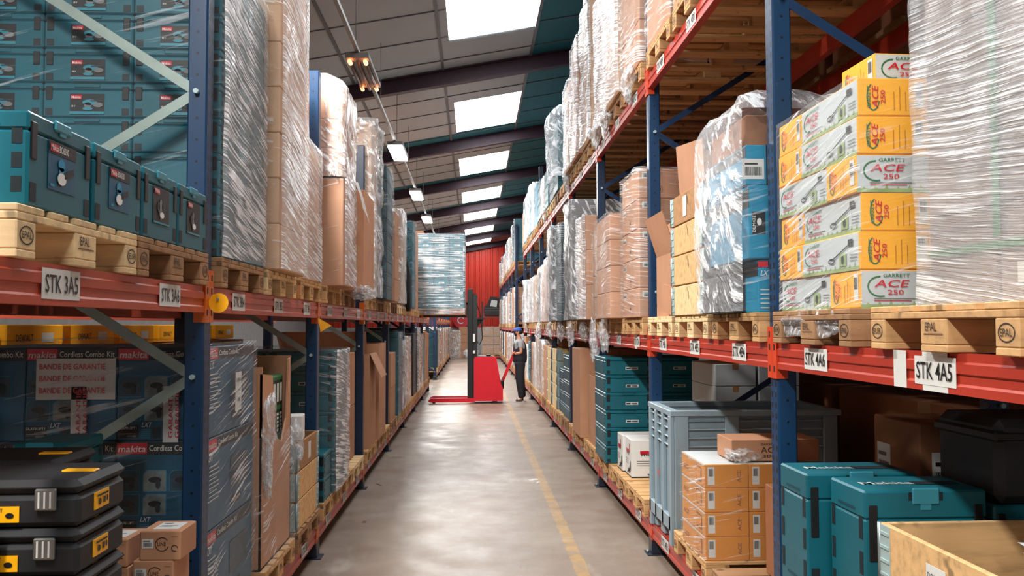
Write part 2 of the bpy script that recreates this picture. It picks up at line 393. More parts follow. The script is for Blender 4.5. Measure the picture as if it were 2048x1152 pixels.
# roof lining: cells between purlin lines; teal panels towards the ridge and in some bays
SKY = [(11.2, 14.1), (18.0, 20.9), (24.2, 27.1), (30.4, 33.2), (36.3, 39.0), (42.1, 45.0), (48.0, 50.8), (5.0, 7.9), (-1.2, 1.7), (-7.3, -4.4)]
SX0, SX1 = -.40, 1.05
xs = [XW0, -7.0, -5.4, -3.8, -2.17, SX0, SX1, 2.6, 4.2, 5.8, XW1]
ys = sorted({YW0, YW1} | {v for a, b in SKY for v in (a, b)} | {3.6 + 6 * k for k in range(9)})
mb = MB()
for j in range(len(ys) - 1):
    for i in range(len(xs) - 1):
        x0, x1, y0, y1 = xs[i], xs[i + 1], ys[j], ys[j + 1]; ym = (y0 + y1) / 2
        if x0 == SX0 and any(a <= ym <= b for a, b in SKY): continue
        teal = x0 >= SX1 and y1 < 47 or (20.9 <= ym <= 21.6) or (33.2 <= ym <= 33.6) or (27.1 <= ym <= 27.6)
        m_ = 'panel_teal' if teal else 'panel'
        mb.quad([(x0, y0, ROOF(x0)), (x0, y1, ROOF(x0)), (x1, y1, ROOF(x1)), (x1, y0, ROOF(x1))], m_)
        mb.quad([(x0, y0, ROOF(x0) + .08), (x1, y0, ROOF(x1) + .08), (x1, y1, ROOF(x1) + .08), (x0, y1, ROOF(x0) + .08)], m_)
me = mb.mesh('ceiling', fix=False); o = link('ceiling', me); o['kind'] = 'structure'
for k, (a, b) in enumerate(SKY):
    mb = MB(); mb.quad([(SX0, a, ROOF(SX0) + .03), (SX0, b, ROOF(SX0) + .03), (SX1, b, ROOF(SX1) + .03), (SX1, a, ROOF(SX1) + .03)], 'skylight')
    mb.quad([(SX0, a, ROOF(SX0) + .05), (SX1, a, ROOF(SX1) + .05), (SX1, b, ROOF(SX1) + .05), (SX0, b, ROOF(SX0) + .05)], 'skylight')
    o = link(f'window_{k + 1}', mb.mesh('skylight', fix=False)); o['kind'] = 'structure'
# seams between lining panels
mb = MB()
for x in (-7.0, -5.4, -3.8, -2.17, -.55, 1.07):
    mb.beam_((x, YW0, ROOF(x) - .012), (x, YW1, ROOF(x) - .012), .05, .02, 'grid_bar')
structure('trim_1', mb)
mb = MB(); y = -11.4
while y < 52:
    if not any(a - .05 < y < b + .05 for a, b in SKY): mb.beam_((XW0, y, ROOF(XW0) - .01), (XW1, y, ROOF(XW1) - .01), .022, .012, 'grid_bar')
    else:
        mb.beam_((XW0, y, ROOF(XW0) - .01), (SX0, y, ROOF(SX0) - .01), .022, .012, 'grid_bar'); mb.beam_((SX1, y, ROOF(SX1) - .01), (XW1, y, ROOF(XW1) - .01), .022, .012, 'grid_bar')
    y += 1.2
structure('trim_2', mb)
for k in range(-3, 7):                        # portal rafters: I-section
    y = 15.6 + 6 * k; mb = MB()
    for dz, wd, th in ((-.285, .17, .02), (-.15, .02, .26), (-.02, .17, .02)):
        mb.beam_((XW0, y, ROOF(XW0) + dz), (XW1, y, ROOF(XW1) + dz), wd, th, 'rafter')
    structure(f'trim_{k + 6}', mb)
# walls
def ribbed(x0, x1, z0, zf, y, mat, pitch=.34):
    mb = MB(); x = x0; pr = []
    while x < x1:
        pr += [(x, y), (x + pitch * .62, y), (x + pitch * .72, y - .05), (x + pitch * .9, y - .05)]; x += pitch
    pr.append((x1, y)); n = len(pr)
    lo = mb.add([(a, b, z0) for a, b in pr]); hi = mb.add([(a, b, zf(a)) for a, b in pr]); bk = mb.add([(a, y + .12, z0) for a, b in pr]); bh = mb.add([(a, y + .12, zf(a)) for a, b in pr])
    for i in range(n - 1):
        mb.face((lo + i, lo + i + 1, hi + i + 1, hi + i), mat); mb.face((bk + i + 1, bk + i, bh + i, bh + i + 1), mat)
    return mb
structure('wall_far', ribbed(XW0, XW1, 1.66, lambda x: ROOF(x), 51.8, 'wall_red'))
mb = MB(); mb.box((XW0, 51.75, 0), (XW1, 52, 1.66), 'wall_low'); structure('wall_far_low', mb)
mb = MB(); mb.box((XW0 - .2, YW0, 0), (XW0, YW1, ROOF(XW0)), 'wall_grey'); structure('wall_left', mb)
mb = MB(); mb.box((XW1, YW0, 0), (XW1 + .2, YW1, ROOF(XW1)), 'wall_grey'); structure('wall_right', mb)

# ---------------------------------------------------------------- lamps on their hanging rail
LX, LZ = -1.48, 5.22
mb = MB(); mb.beam_((LX, -10, LZ + .1), (LX, 46, LZ + .1), .045, .05, 'lamp_case')
y = -9.6
while y < 46: mb.cyl((LX, y, LZ + .12), (LX, y, ROOF(LX)), .006, 'lamp_case', 6); y += 2.9
tag(link('lamp_rail', mb.mesh('lamp_rail')), 'long grey metal rail hung under the roof, carrying the row of lamps', 'rail')
def ceiling_lamp(y, label, lit=True):
    r = link('ceiling_lamp', None, None, (LX, y, LZ)); tag(r, label, 'lamp', 'lamps under the roof rail')
    mb = MB(); mb.box((-.15, -.70, .0), (.15, .70, .07), 'lamp_case', .01)
    link('lamp_housing', mb.mesh('lamp_housing'), r)
    if lit:
        mb = MB(); mb.box((-.14, -.68, -.05), (.14, .68, -.001), 'tube_lit', .02); link('diffuser', mb.mesh('diffuser'), r)
        l = lamp_light(LX, y, LZ - .08, LAMP_W)
    else:
        for sx in (-.1, 0, .1):
            mb = MB(); mb.cyl((sx, -.66, -.035), (sx, .66, -.035), .02, 'tube_dead', 10)
            t_ = link('tube', mb.mesh('tube'), r)
            if sx:
                for e in (-.66, .56):
                    mb = MB(); mb.cyl((sx, e, -.035), (sx, e + .10, -.035), .026, 'tube_orange', 10); link('glowing_end', mb.mesh('glowing_end'), t_)['label'] = 'orange glowing tube end'
ceiling_lamp(11.5, 'faulty lamp with orange glowing tube ends, first of the lamps on the roof rail', False)
ceiling_lamp(16.75, 'bright white lamp, largest lit one on the roof rail')
ceiling_lamp(22.3, 'bright white lamp, second lit one along the roof rail')
ceiling_lamp(27.4, 'bright white lamp, third lit one along the roof rail, above the raised load')
for k_, y_ in enumerate((5.6, -.3, -6.2)): ceiling_lamp(y_, f'lamp above and behind the camera, {ORD[k_]} back from the faulty one')
ceiling_lamp(33, 'lit lamp on the roof rail, behind the third lit one')
ceiling_lamp(39, 'lit lamp at the far end of the roof rail')

# ================================================================ RACKING
def front(s, a): return s * (XF[s] + a)       # a metres into the rack from its aisle face
def post_mesh(s, h, mat):
    mb = MB(); mb.box((-.045, -.05, 0), (.045, .05, h), mat, .008)
    return mb.mesh('post')
_pm = {}
def upright_frame(s, y, h, bmat, pmat, label, last=False):
    r = link('upright_frame', None, None, (front(s, .049), y, 0)); tag(r, label, 'rack upright', f"upright frames of the {'left' if s < 0 else 'right'} rack")
    k = (s, h, pmat)
    if k not in _pm: _pm[k] = post_mesh(s, h, pmat)
    link('post', _pm[k], r, (0, 0, 0)); link('post', _pm[k], r, (s * 1.01, 0, 0))
    for x in (0, s * 1.01):
        mb = MB(); mb.box((-.09, -.075, 0), (.09, .075, .008), 'foot'); mb.box((-.055, -.058, .008), (.055, .058, .12), 'foot', .004)
        mb.cyl((-.075, 0, .008), (-.075, 0, .03), .012, 'galv', 8)
        link('base_plate', mb.mesh('base_plate'), r, (x, 0, 0))
    z0, dz = (.27, .65) if s < 0 else (.14, .64)
    zz = z0; side = s < 0
    while zz + dz < h:
        a, b = (0, s * 1.01) if side else (s * 1.01, 0)
        mb = MB(); p, q_ = Vector((a, -.046, zz)), Vector((b, -.046, zz + dz))
        d = (q_ - p).normalized(); mb.beam_(p, q_, .006, .045, bmat, up=(0, 1, 0) if 0 else (0, 0, 1))
        mb.beam_(p + Vector((0, .018, .0)), q_ + Vector((0, .018, 0)), .034, .006, bmat, up=(0, 0, 1))
        link('brace', mb.mesh('brace'), r)
        mb = MB(); mb.cyl((a, -.075, zz), (a, -.05, zz), .012, 'galv_pale', 8); link('bolt', mb.mesh('bolt'), r)['label'] = 'pale zinc bolt'
        zz += dz; side = not side
    return r
for s in (-1, 1):
    for b in range(0, 16):
        y = Y0[s] + 2.8 * (b - 1) if b < 9 else 28.3 + 2.8 * (b - 9)
        far = b >= 9; bb = b - 9 if far else b - 1
        lab = f"{'navy' if b > 3 else 'blue'} perforated rack upright frame with {'grey' if s < 0 and b < 5 else 'blue'} diagonal braces, {ORD[bb]} of the {'far ' if far else ''}{'left' if s < 0 else 'right'} rack"
        if not b: lab = f"blue perforated upright frame at the open end of the {'left' if s < 0 else 'right'} rack, beside the camera"
        upright_frame(s, y, 3.82 if s < 0 else 5.17, 'brace_grey' if s < 0 and b < 5 else 'brace_blue', 'post_blue' if b < 3 else 'post_navy', lab)
BAYL = ['A', 'B', 'C', 'D', 'E', 'F', 'G', 'H', 'J', 'K', 'L', 'M', 'N', 'P']
def beam_profile(s):
    # x grows towards the aisle face; a stepped box section
    return [(-.05, -.12), (0, -.12), (0, -.095), (-.006, -.088), (-.006, -.062), (0, -.058), (0, -.03), (-.006, -.024), (-.006, -.0), (-.05, 0)]
def sign_mesh(s, txt):
    mb = MB(); hw, hh = .115, .044
    mb.box((-.0008, -hw, -hh), (.0008, hw, hh), 'paper')
    f = Fr(mb, (s * -.0008, s * hw, -hh), (0, -s, 0), (0, 0, 1)) if s > 0 else Fr(mb, (.0008, -hw, -hh), (0, 1, 0), (0, 0, 1))
    f.text(txt, .014, .019, .052, 'black', 2, width=.2)
    return mb.mesh('location_sign')
def rack_beam(s, b, lv, back=False):
    y0, y1 = bay_y(s, b) + .052, bay_y(s, b) + 2.8 - .052
    z = LV[s][lv]; red = 'beam_left' if s < 0 else 'beam_right'
    mb = MB(); pr = beam_profile(s)
    x = front(s, 1.1 if back else 0) + (s * .0)
    pr2 = [(-s * p + (0 if not back else 0), q_) for p, q_ in pr]
    if back: pr2 = [(s * p, q_) for p, q_ in pr]
    mb.prism(pr2, 'y', y0, y1, red)
    far = 'far ' if b >= 8 else ''; bb = b - 8 if b >= 8 else b
    kind = 'rear' if back else 'front'
    L = BAYL[b]; n0 = {'bottom': 1, 'middle': 4, 'top': 7}[lv]; rk = 3 if s < 0 else 4
    extra = ''
    if not back and b < 2 and lv == 'middle': extra = {(-1, 0): ' with signs STK 3A5 and 3A6', (-1, 1): ' with signs STK 3B4 to 3B6', (1, 0): ' with signs STK 4A6 and 4A5', (1, 1): ' with signs STK 4B4 to 4B6'}[(s, b)]
    lab = f"orange-red {kind} beam, {lv} shelf, {ORD[bb]} bay, {far}{'left' if s < 0 else 'right'} rack{extra}"
    o = link('rack_beam', mb.mesh('rack_beam'), None, (x, 0, z)); tag(o, lab, 'rack beam', f"{lv} shelf beams, {'left' if s < 0 else 'right'} rack")
    cm = 'connector_left' if s < 0 else 'connector_right'
    if not back:
        for ya, yb, yp in ((y0 - .050, y0 + .006, y0 + .001), (y1 - .006, y1 + .050, y1 - .005)):
            mb = MB(); mb.box((-.004 if s > 0 else -.002, ya, -.165), (.002 if s > 0 else .004, yb, .075), cm)
            mb.box((0 if s > 0 else -.05, yp, -.165), (.05 if s > 0 else 0, yp + .004, .075), cm)
            for zz in (-.12, -.02, .04): mb.box((-.006 if s > 0 else .003, (ya + yb) / 2 - .006, zz - .014), (-.003 if s > 0 else .006, (ya + yb) / 2 + .006, zz + .014), 'recess')
            link('connector', mb.mesh('connector'), o)['label'] = 'orange end connector hooked on the post'
        for i in range(3):
            if b == 0 and i == 0: continue
            yy = bay_y(s, b) + .50 + .9 * i
            n = n0 + i
            link('location_sign', sign_mesh(s, f'STK {rk}{L}{n}'), o, (s * -.0012, yy, -.058))['label'] = 'white sign with black letters'
        if s > 0 and lv == 'middle' and b in (0, 2):
            mb = MB(); yy = bay_y(s, b) + (1.62 if b == 0 else .55); mb.box((-.0018, yy - .05, -.12), (.0002, yy + .03, 0), 'paper'); link('old_tape', mb.mesh('old_tape'), o)['label'] = 'strip of yellowed tape'
        if s > 0 and lv == 'middle' and b == 0:
            mb = MB(); mb.box((-.0008, bay_y(s, 0) + 1.33, -.12), (.0002, bay_y(s, 0) + 1.47, 0), 'paper'); link('old_tape', mb.mesh('old_tape'), o)
    return o
for s in (-1, 1):
    for lv in LV[s]:
        for b in range(0, 14):
            if b == 0 and lv in ('bottom', 'top'): continue
            rack_beam(s, b, lv)
            if b < 8: rack_beam(s, b, lv, True)
if 1:                                         # yellow round tags and flag hung on the left posts
    mb = MB(); mb.cyl((0, 0, 0), (0, .004, 0), .045, 'dewalt', 24); mb.cyl((-.002, -.012, .018), (-.002, .016, .018), .006, 'galv', 8)
    single('marker_disc', mb, 'yellow round plastic disc hanging on the orange connector beside sign STK 3B4', 'marker', (-1.165, 3.95, 1.905))
    mb = MB(); mb.quad([(0, 0, 0), (.02, .0, -.11), (.10, .02, -.06)], 'dewalt'); mb.quad([(0, .003, 0), (.10, .023, -.06), (.02, .003, -.11)], 'dewalt')
    single('marker_flag', mb, 'yellow folded plastic flag under the left beam joint past sign STK 3B6', 'marker', (-1.2, 6.66, 1.86))

# ================================================================ PALLETS
def pallet_proto(mat, name='pallet'):
    P = Proto(name, 'pallet')
    mb = MB()
    for y0, y1 in ((-.40, -.255), (-.215, -.115), (-.0725, .0725), (.115, .215), (.255, .40)): mb.box((-.6, y0, .122), (.6, y1, .1425), mat, .003)
    deck = mb.mesh('deck_boards')
    P.part('deck_boards', deck)
    for x in (-.5275, 0, .5275):
        mb = MB(); mb.box((-.0725, -.4, .1), (.0725, .4, .122), mat, .003); P.part('cross_board', mb, loc=(x, 0, 0))
    for y, w_ in ((-.35, .1), (0, .145), (.35, .1)):
        mb = MB(); mb.box((-.6, -w_ / 2, 0), (.6, w_ / 2, .022), mat, .003); P.part('bottom_board', mb, loc=(0, y, 0))
    for ix, x in enumerate((-.5275, 0, .5275)):
        for iy, (y, w_) in enumerate(((-.35, .1), (0, .145), (.35, .1))):
            mb = MB(); mb.box((-.0725, -w_ / 2, .022), (.0725, w_ / 2, .1), mat, .004)
            for sx in (1, -1):
                if x * sx > .3:
                    f = Fr(mb, (.0725 * sx, -w_ / 2 * sx, .022), (0, sx, 0), (0, 0, 1))
                    if iy == 1: f.rect(.02, .03, .125, .034, 'carton_edge'); f.text('EPAL', .03, .042, .026, 'ink', 2)
                    else: f.ring(.05, .039, .036, .026, .004, 'ink', 1); f.text('EUR' if iy else 'EPAL', .025, .03, .02, 'ink', 2, width=.05)
            P.part('block', mb, loc=(x, y, 0))
    return P
def pallet_simple(mat):
    P = Proto('pallet', 'pallet'); mb = MB()
    for y0, y1 in ((-.40, -.255), (-.215, -.115), (-.0725, .0725), (.115, .215), (.255, .40)): mb.box((-.6, y0, .122), (.6, y1, .1425), mat)
    for x in (-.5275, 0, .5275):
        mb.box((x - .0725, -.4, .1), (x + .0725, .4, .122), mat)
        for y, w_ in ((-.35, .1), (0, .145), (.35, .1)): mb.box((x - .0725, y - w_ / 2, .022), (x + .0725, y + w_ / 2, .1), mat)
    for y, w_ in ((-.35, .1), (0, .145), (.35, .1)): mb.box((-.6, y - w_ / 2, 0), (.6, y + w_ / 2, .022), mat)
    P.root = mb.mesh('pallet'); return P
PAL = {(m_, k): (pallet_proto(m_) if k else pallet_simple(m_)) for m_ in ('wood_light', 'wood', 'wood_aged') for k in (0, 1)}
def pallet(s, y, z, wood='wood', near=True, label='', ov=.03, extra=''):
    return PAL[(wood, 1 if near else 0)].put((front(s, .6 - ov), y + .4, z + .0015), label, rot=0, group='wooden pallets on the rack shelves')
WN = {'wood_light': 'new pale', 'wood': 'tan', 'wood_aged': 'weathered brown'}
def shelf_pallet(s, b, i, lv, wood=None, ov=.03, y=None, note=None):
    r = random.Random(b * 31 + i * 7 + s + len(lv)); wood = wood or r.choice(['wood', 'wood', 'wood_aged', 'wood_light'])
    yy = slot_y(s, b, i) if y is None else y
    pallet(s, yy, LV[s][lv], wood, near=(b < 4), label=note or f"{WN[wood]} wooden pallet, {where(s, b, i, lv)}", ov=ov)
    return yy, LV[s][lv] + PALH + .0015

# ================================================================ GOODS: one of each kind, then copies
# ---- cardboard cartons
_cp = {}
def carton_proto(wx, dy, h, mat='carton', style='plain', near=True):
    k = (wx, dy, h, mat, style, near)
    if k in _cp: return _cp[k]
    mb = MB(); mb.box((-wx / 2, -dy / 2, 0), (wx / 2, dy / 2, h), mat, .006 if near else .004)
    F = [Fr(mb, (-wx / 2, -dy / 2, 0), (1, 0, 0), (0, 0, 1)), Fr(mb, (wx / 2, -dy / 2, 0), (0, 1, 0), (0, 0, 1)), Fr(mb, (-wx / 2, dy / 2, 0), (0, -1, 0), (0, 0, 1))]
    W_ = [wx, dy, dy]
    if style == 'marked':                     # corner barcode label and a round stamp on each side
        for f, w_ in zip(F, W_): f.sticker(w_ * .08, h * .68, min(.12, w_ * .4), h * .2, 3); f.ring(w_ * .5, h * .3, .03, .035, .003, 'ink'); f.rect(w_ * .5 - .015, h * .3 - .01, w_ * .5 + .015, h * .3 + .012, 'ink')
    if style == 'arrows':
        for f, w_ in zip(F, W_):
            for q in (.78, .88): f.rect(w_ * q, h * .1, w_ * q + .006, h * .22, 'ink'); f.poly([(w_ * q - .008, h * .22), (w_ * q + .014, h * .22), (w_ * q + .003, h * .28)], 'ink')
            f.rect(w_ * .1, h * .12, w_ * .4, h * .14, 'ink'); f.rect(w_ * .1, h * .18, w_ * .32, h * .2, 'ink')
    P = Proto('carton', 'carton', mb)
    if near:
        mb = MB(); t = .025
        mb.box((-t, -dy / 2 - .001, h - .001), (t, dy / 2 + .001, h + .0008), 'tape'); mb.box((-t, -dy / 2 - .0012, h * .75), (t, -dy / 2, h), 'tape'); mb.box((-t, dy / 2, h * .75), (t, dy / 2 + .0012, h), 'tape')
        P.part('tape', mb, 'strip of brown packing tape')
    _cp[k] = P; return P

# ---- teal stacking tool cases
def case_mesh(wx, dy, h, mat, lab, near):
    body, hb = MB(), h * .80
    ch = .007 if near else .005
    body.box((-wx / 2, -dy / 2, 0), (wx / 2, dy / 2, hb - .001), mat, ch)
    lid = MB() if near else body; lid.box((-wx / 2, -dy / 2, hb), (wx / 2, dy / 2, h), mat, ch)
    if not near: body.box((-wx / 2 + .01, -dy / 2 + .01, hb - .01), (wx / 2 - .01, dy / 2 - .01, hb + .006), 'recess')
    return body, lid
_ck = {}
def case_proto(wx=.395, dy=.295, h=.16, mat='teal', art='tool_a', near=True):
    k = (wx, dy, h, mat, art, near)
    if k in _ck: return _ck[k]
    body, lid = case_mesh(wx, dy, h, mat, art, near); hb = h * .80
    dark = 'recess'
    def sides(mb):
        # front and back: latches (upper corners), square pockets (lower corners)
        for f, w_ in ((Fr(mb, (-wx / 2, -dy / 2, 0), (1, 0, 0), (0, 0, 1)), wx), (Fr(mb, (wx / 2, dy / 2, 0), (-1, 0, 0), (0, 0, 1)), wx)):
            for a in (.07, .93):
                c = w_ * a; f.rect(c - .017, h * .06, c + .017, h * .26, dark)
            f.rect(w_ * .36, h * .93, w_ * .64, h * .99, dark)
        for f, w_ in ((Fr(mb, (wx / 2, -dy / 2, 0), (0, 1, 0), (0, 0, 1)), dy), (Fr(mb, (-wx / 2, dy / 2, 0), (0, -1, 0), (0, 0, 1)), dy)):
            for a in (.10, .90):
                for z in (.15, .4, .65): f.rect(w_ * a - .014, h * z, w_ * a + .014, h * (z + .16), dark)
            f.rect(w_ * .25, h * .12, w_ * .75, h * .14, 'teal_dark'); f.rect(w_ * .25, h * .84, w_ * .75, h * .86, 'teal_dark')
    sides(body)
    P = Proto('tool_case', 'tool case')
    def latch():
        m2 = MB(); m2.box((-.016, -.004, 0), (.016, .002, h * .40), 'black' if mat != 'teal_dark' else 'charcoal', .003); return m2
    def lab(m2):
        f = Fr(m2, (0, 0, 0), (1, 0, 0), (0, 0, 1)); W_, H_ = (.165, .14) if h > .18 else (.16, h * .56)
        m2.box((0, 0, 0), (W_, .001, H_), 'print_blue' if art == 'tool_a' else 'black')
        if h > .18:
            if art == 'tool_a':
                f.rect(0, H_ * .74, W_, H_, 'black'); f.rect(.006, H_ * .78, .055, H_ * .94, 'red', 2); f.text('Makita', .009, H_ * .81, .016, 'white', 3, width=.043); f.text('BO6030', .06, H_ * .80, .02, 'white', 2, width=.055)
                f.ell(W_ * .45, H_ * .2, .024, .012, 'black', 2); f.ell(W_ * .45, H_ * .26, .026, .018, 'white', 3); f.rect(W_ * .36, H_ * .28, W_ * .54, H_ * .5, 'cyan', 2); f.ell(W_ * .45, H_ * .55, .02, .018, 'cyan', 2)
                f.poly([(W_ * .55, H_ * .28), (W_ * .9, H_ * .42), (W_ * .88, H_ * .56), (W_ * .55, H_ * .40)], 'black', 3); f.rect(W_ * .06, H_ * .06, W_ * .2, H_ * .12, 'cyan', 2)
            else:
                f.rect(.006, H_ * .80, .06, H_ * .94, 'red', 2); f.text('Makita', .009, H_ * .83, .015, 'white', 3, width=.046); f.rect(0, 0, W_, H_ * .05, 'teal_light', 2)
                f.ell(W_ * .45, H_ * .4, .02, .04, 'grey_text', 2); f.ell(W_ * .62, H_ * .5, .018, .028, 'charcoal', 2); f.ell(W_ * .3, H_ * .45, .012, .018, 'charcoal', 2); f.ell(W_ * .5, H_ * .25, .022, .012, 'white', 3)
        else:
            f.rect(.006, H_ * .72, .055, H_ * .93, 'red', 2); f.text('Makita', .009, H_ * .75, .012, 'white', 3, width=.042); f.rect(0, -.006, W_, H_ * .08, 'teal_light', 2)
            f.ell(W_ * .58, H_ * .55, .035, .014, 'teal_light', 2); f.ell(W_ * .52, H_ * .4, .018, .014, 'grey_text', 2); f.ell(W_ * .52, H_ * .22, .024, .008, 'teal_light', 3)
            f.ell(W_ * .82, H_ * .42, .022, .012, 'grey_text', 3); f.rect(W_ * .6, H_ * .6, W_ * .95, H_ * .66, 'charcoal', 3); f.text('18 V', .008, H_ * .3, .009, 'white', 2)
    def flat_lab(m2):
        m2.box((0, 0, 0), (.13, .001, .028), 'paper'); f = Fr(m2, (0, 0, 0), (1, 0, 0), (0, 0, 1)); f.rect(.008, .006, .05, .022, 'charcoal'); f.barcode(.06, .006, .06, .016)
    if near:
        P.root = body.mesh('tool_case')
        P.part('lid', lid)
        for a in (.07, .93):
            P.part('latch', latch(), None if h < .2 else 'dark latch', (-wx / 2 + wx * a, -dy / 2, h * .50))
        m2 = MB()
        if h > .18: m2.box((-.05, -.006, h * .90), (.05, .004, h * 1.02), 'teal_light', .006); m2.box((-.02, -.004, h * .86), (.02, .0, h * .92), 'teal_light', .003)
        else: m2.box((-.06, -.005, h * .86), (.06, .003, h * .97), 'teal', .003)
        P.part('carry_handle', m2, loc=(0, -dy / 2, 0))
        if art:
            m2 = MB(); (lab if art.startswith('tool') else flat_lab)(m2)
            W_, H_ = (.165, .14) if h > .18 else (.16, h * .56)
            P.part('picture_label' if art.startswith('tool') else 'barcode_label', m2, 'printed picture label' if art.startswith('tool') else 'white barcode label', loc=((-W_ / 2, -dy / 2 - .0022, h * (.25 if h > .18 else .12)) if art.startswith('tool') else (-.03, -dy / 2 - .0022, h * .3)))
    else:
        if art:
            f = Fr(body, (-wx / 2, -dy / 2, 0), (1, 0, 0), (0, 0, 1)); c = wx / 2
            f.rect(c - .065, h * .38, c + .065, h * .58, 'paper', 2); f.rect(c - .05, h * .44, c + .02, h * .52, 'grey_text', 3)
            f2 = Fr(body, (wx / 2, -dy / 2, 0), (0, 1, 0), (0, 0, 1))
        P.root = body.mesh('tool_case')
    _ck[k] = P; return P

# ---- printed teal cartons (combo kits)
def combo_proto(wx=.412, dy=.84, h=.432):
    mb = MB(); mb.box((-wx / 2, -dy / 2, 0), (wx / 2, dy / 2, h), 'print_blue', .006)
    P = Proto('combo_kit_carton', 'carton', mb)
    m2 = MB(); f = Fr(m2, (-wx / 2, -dy / 2 - .001, 0), (1, 0, 0), (0, 0, 1))
    m2.box((-wx / 2, -dy / 2 - .001, h - .062), (wx / 2, -dy / 2, h - .004), 'black')
    f.rect(.004, h - .058, .142, h - .006, 'red', 1); f.text('makita', .010, h - .048, .03, 'white', 2, width=.125, slant=.18); f.text('Cordless Combo Kit', .152, h - .044, .027, 'white', 2, width=.25)
    for i, (a, b_, m_) in enumerate(((.004, .20, 'photo_a'), (.125, .20, 'photo_b'), (.245, .20, 'photo_a'), (.004, .09, 'photo_a'), (.125, .09, 'photo_b'))):
        W_, H_ = .108, .10
        f.poly([(a, b_), (a + W_, b_), (a + W_, b_ + H_), (a + .02, b_ + H_), (a, b_ + H_ - .02)], 'cyan', 1); f.poly([(a + .003, b_ + .003), (a + W_ - .003, b_ + .003), (a + W_ - .003, b_ + H_ - .003), (a + .021, b_ + H_ - .003), (a + .003, b_ + H_ - .021)], m_, 2)
        f.ell(a + .055, b_ + .055, .03, .014, 'black', 3); f.ell(a + .07, b_ + .035, .012, .022, 'charcoal', 4)
    f.rect(.004, .012, .1, .07, 'black', 2); f.text('DLX7013PT1', .008, .052, .012, 'white', 3, width=.085); f.rect(.008, .03, .09, .034, 'grey_text', 3); f.rect(.05, .016, .09, .026, 'grey_text', 3)
    f.text('LXT', .115, .062, .022, 'white', 2, slant=.25); f.barcode(.16, .01, .045, .05, 3, 2)
    for i in range(5): f.rect(.115, .012 + .009 * i, .155, .015 + .009 * i, 'cyan', 2); f.rect(.21, .012 + .009 * i, .24, .015 + .009 * i, 'cyan', 2)
    P.part('front_print', m2, 'printed panel with red logo, black band and tool pictures')
    for sx in (1, -1):
        m2 = MB(); f = Fr(m2, (sx * (wx / 2 + .001), -sx * dy / 2, 0), (0, sx, 0), (0, 0, 1))
        m2.box((min(sx * wx / 2, sx * (wx / 2 + .001)), -dy / 2, h - .062), (max(sx * wx / 2, sx * (wx / 2 + .001)), dy / 2, h - .004), 'black')
        f.rect(.01, h - .06, .16, h - .006, 'red', 1); f.text('makita', .018, h - .048, .03, 'white', 2, width=.13, slant=.18); f.text('Cordless Combo Kit', .18, h - .044, .026, 'white', 2, width=.34)
        f.text('LXT', .03, h - .105, .03, 'white', 2, slant=.25)
        for i in range(9): f.rect(.04, h - .135 - .02 * i, .04 + (.16 if i % 3 else .12), h - .130 - .02 * i, 'light_print', 2)
        f.rect(.40, .14, .74, .30, 'photo_a', 1); f.rect(.42, .05, .6, .09, 'black', 1); f.text('DLX7013PT1', .43, .062, .016, 'white', 2, width=.15)
        P.part('side_print', m2, 'printed side with black band and feature list')
    return P
COMBO = combo_proto()

# ---- yellow and white detector cartons
def detector_proto(L=.535, W_=.265, h=.141, bright=True):
    ye = 'yellow'; mb = MB()
    mb.box((-W_ / 2, -L / 2, 0), (W_ / 2, L / 2, h), ye, .004, faces={'-x': 'light_print', '+x': 'light_print', '+z': 'yellow'})
    P = Proto('detector_carton', 'carton', mb)
    for sy in (-1, 1):
        m2 = MB(); f = Fr(m2, (sy * W_ / 2, sy * (L / 2 + .0005), 0), (-sy, 0, 0), (0, 0, 1)) if sy > 0 else Fr(m2, (-W_ / 2, -L / 2 - .0005, 0), (1, 0, 0), (0, 0, 1))
        f.ring(.058, .07, .026, .052, .005, 'green', 1, 20, .3, .95)
        f.text('GARRETT', .048, .028, .014, 'green', 2, width=.085, rot=math.pi / 2); f.text('ACE', .076, .028, .024, 'red', 3, width=.08, rot=math.pi / 2, slant=.3); f.text('250', .102, .045, .018, 'red', 3, width=.05, rot=math.pi / 2)
        for i in range(3): f.rect(.135 + .022 * i, .02, .138 + .022 * i, .02 + .07 + .02 * (i % 2), 'yellow_dk', 1)
        f.rect(.215, .03, .252, .125, 'paper', 1); f.barcode(.219, .07, .03, .045, 2, 5)
        P.part('end_print', m2, 'yellow printed end with red and green lettering')
    for sx in (-1, 1):
        m2 = MB(); f = Fr(m2, (sx * (W_ / 2 + .0005), -sx * L / 2, 0), (0, sx, 0), (0, 0, 1))
        f.text('GARRETT', .085, .114, .013, 'green', 2, width=.10)
        f.ring(.075, .08, .05, .04, .006, 'green', 1, 20, .25, .8); f.text('ACE', .05, .078, .026, 'red', 3, width=.125, slant=.35); f.text('250', .10, .05, .018, 'red', 3, width=.06)
        f.rect(.05, .034, .22, .037, 'grey_text', 2); f.rect(.05, .026, .19, .029, 'red', 2)
        f.rect(0, 0, L, .014, 'pale_green', 1)
        for i in range(12): f.poly([(.02 + i * .043, .012), (.035 + i * .043, .012), (.0275 + i * .043, .022 + .006 * (i % 3))], 'pale_green', 1)
        # the detector: search coil, shaft, box
        f.poly([(.30, .045), (.47, .1), (.47, .106), (.30, .051)], 'charcoal', 3); f.ring(.30, .045, .03, .012, .006, 'black', 3); f.rect(.45, .092, .49, .118, 'black', 3)
        f.rect(.37, .02, .43, .07, 'pale_green', 2); f.ell(.40, .045, .012, .018, 'charcoal', 3)
        for i in range(3): f.rect(.46, .035 + .012 * i, .52, .038 + .012 * i, 'grey_text', 2)
        P.part('long_side_print', m2, 'white long side with logo and detector picture')
    return P
DETECT = detector_proto()

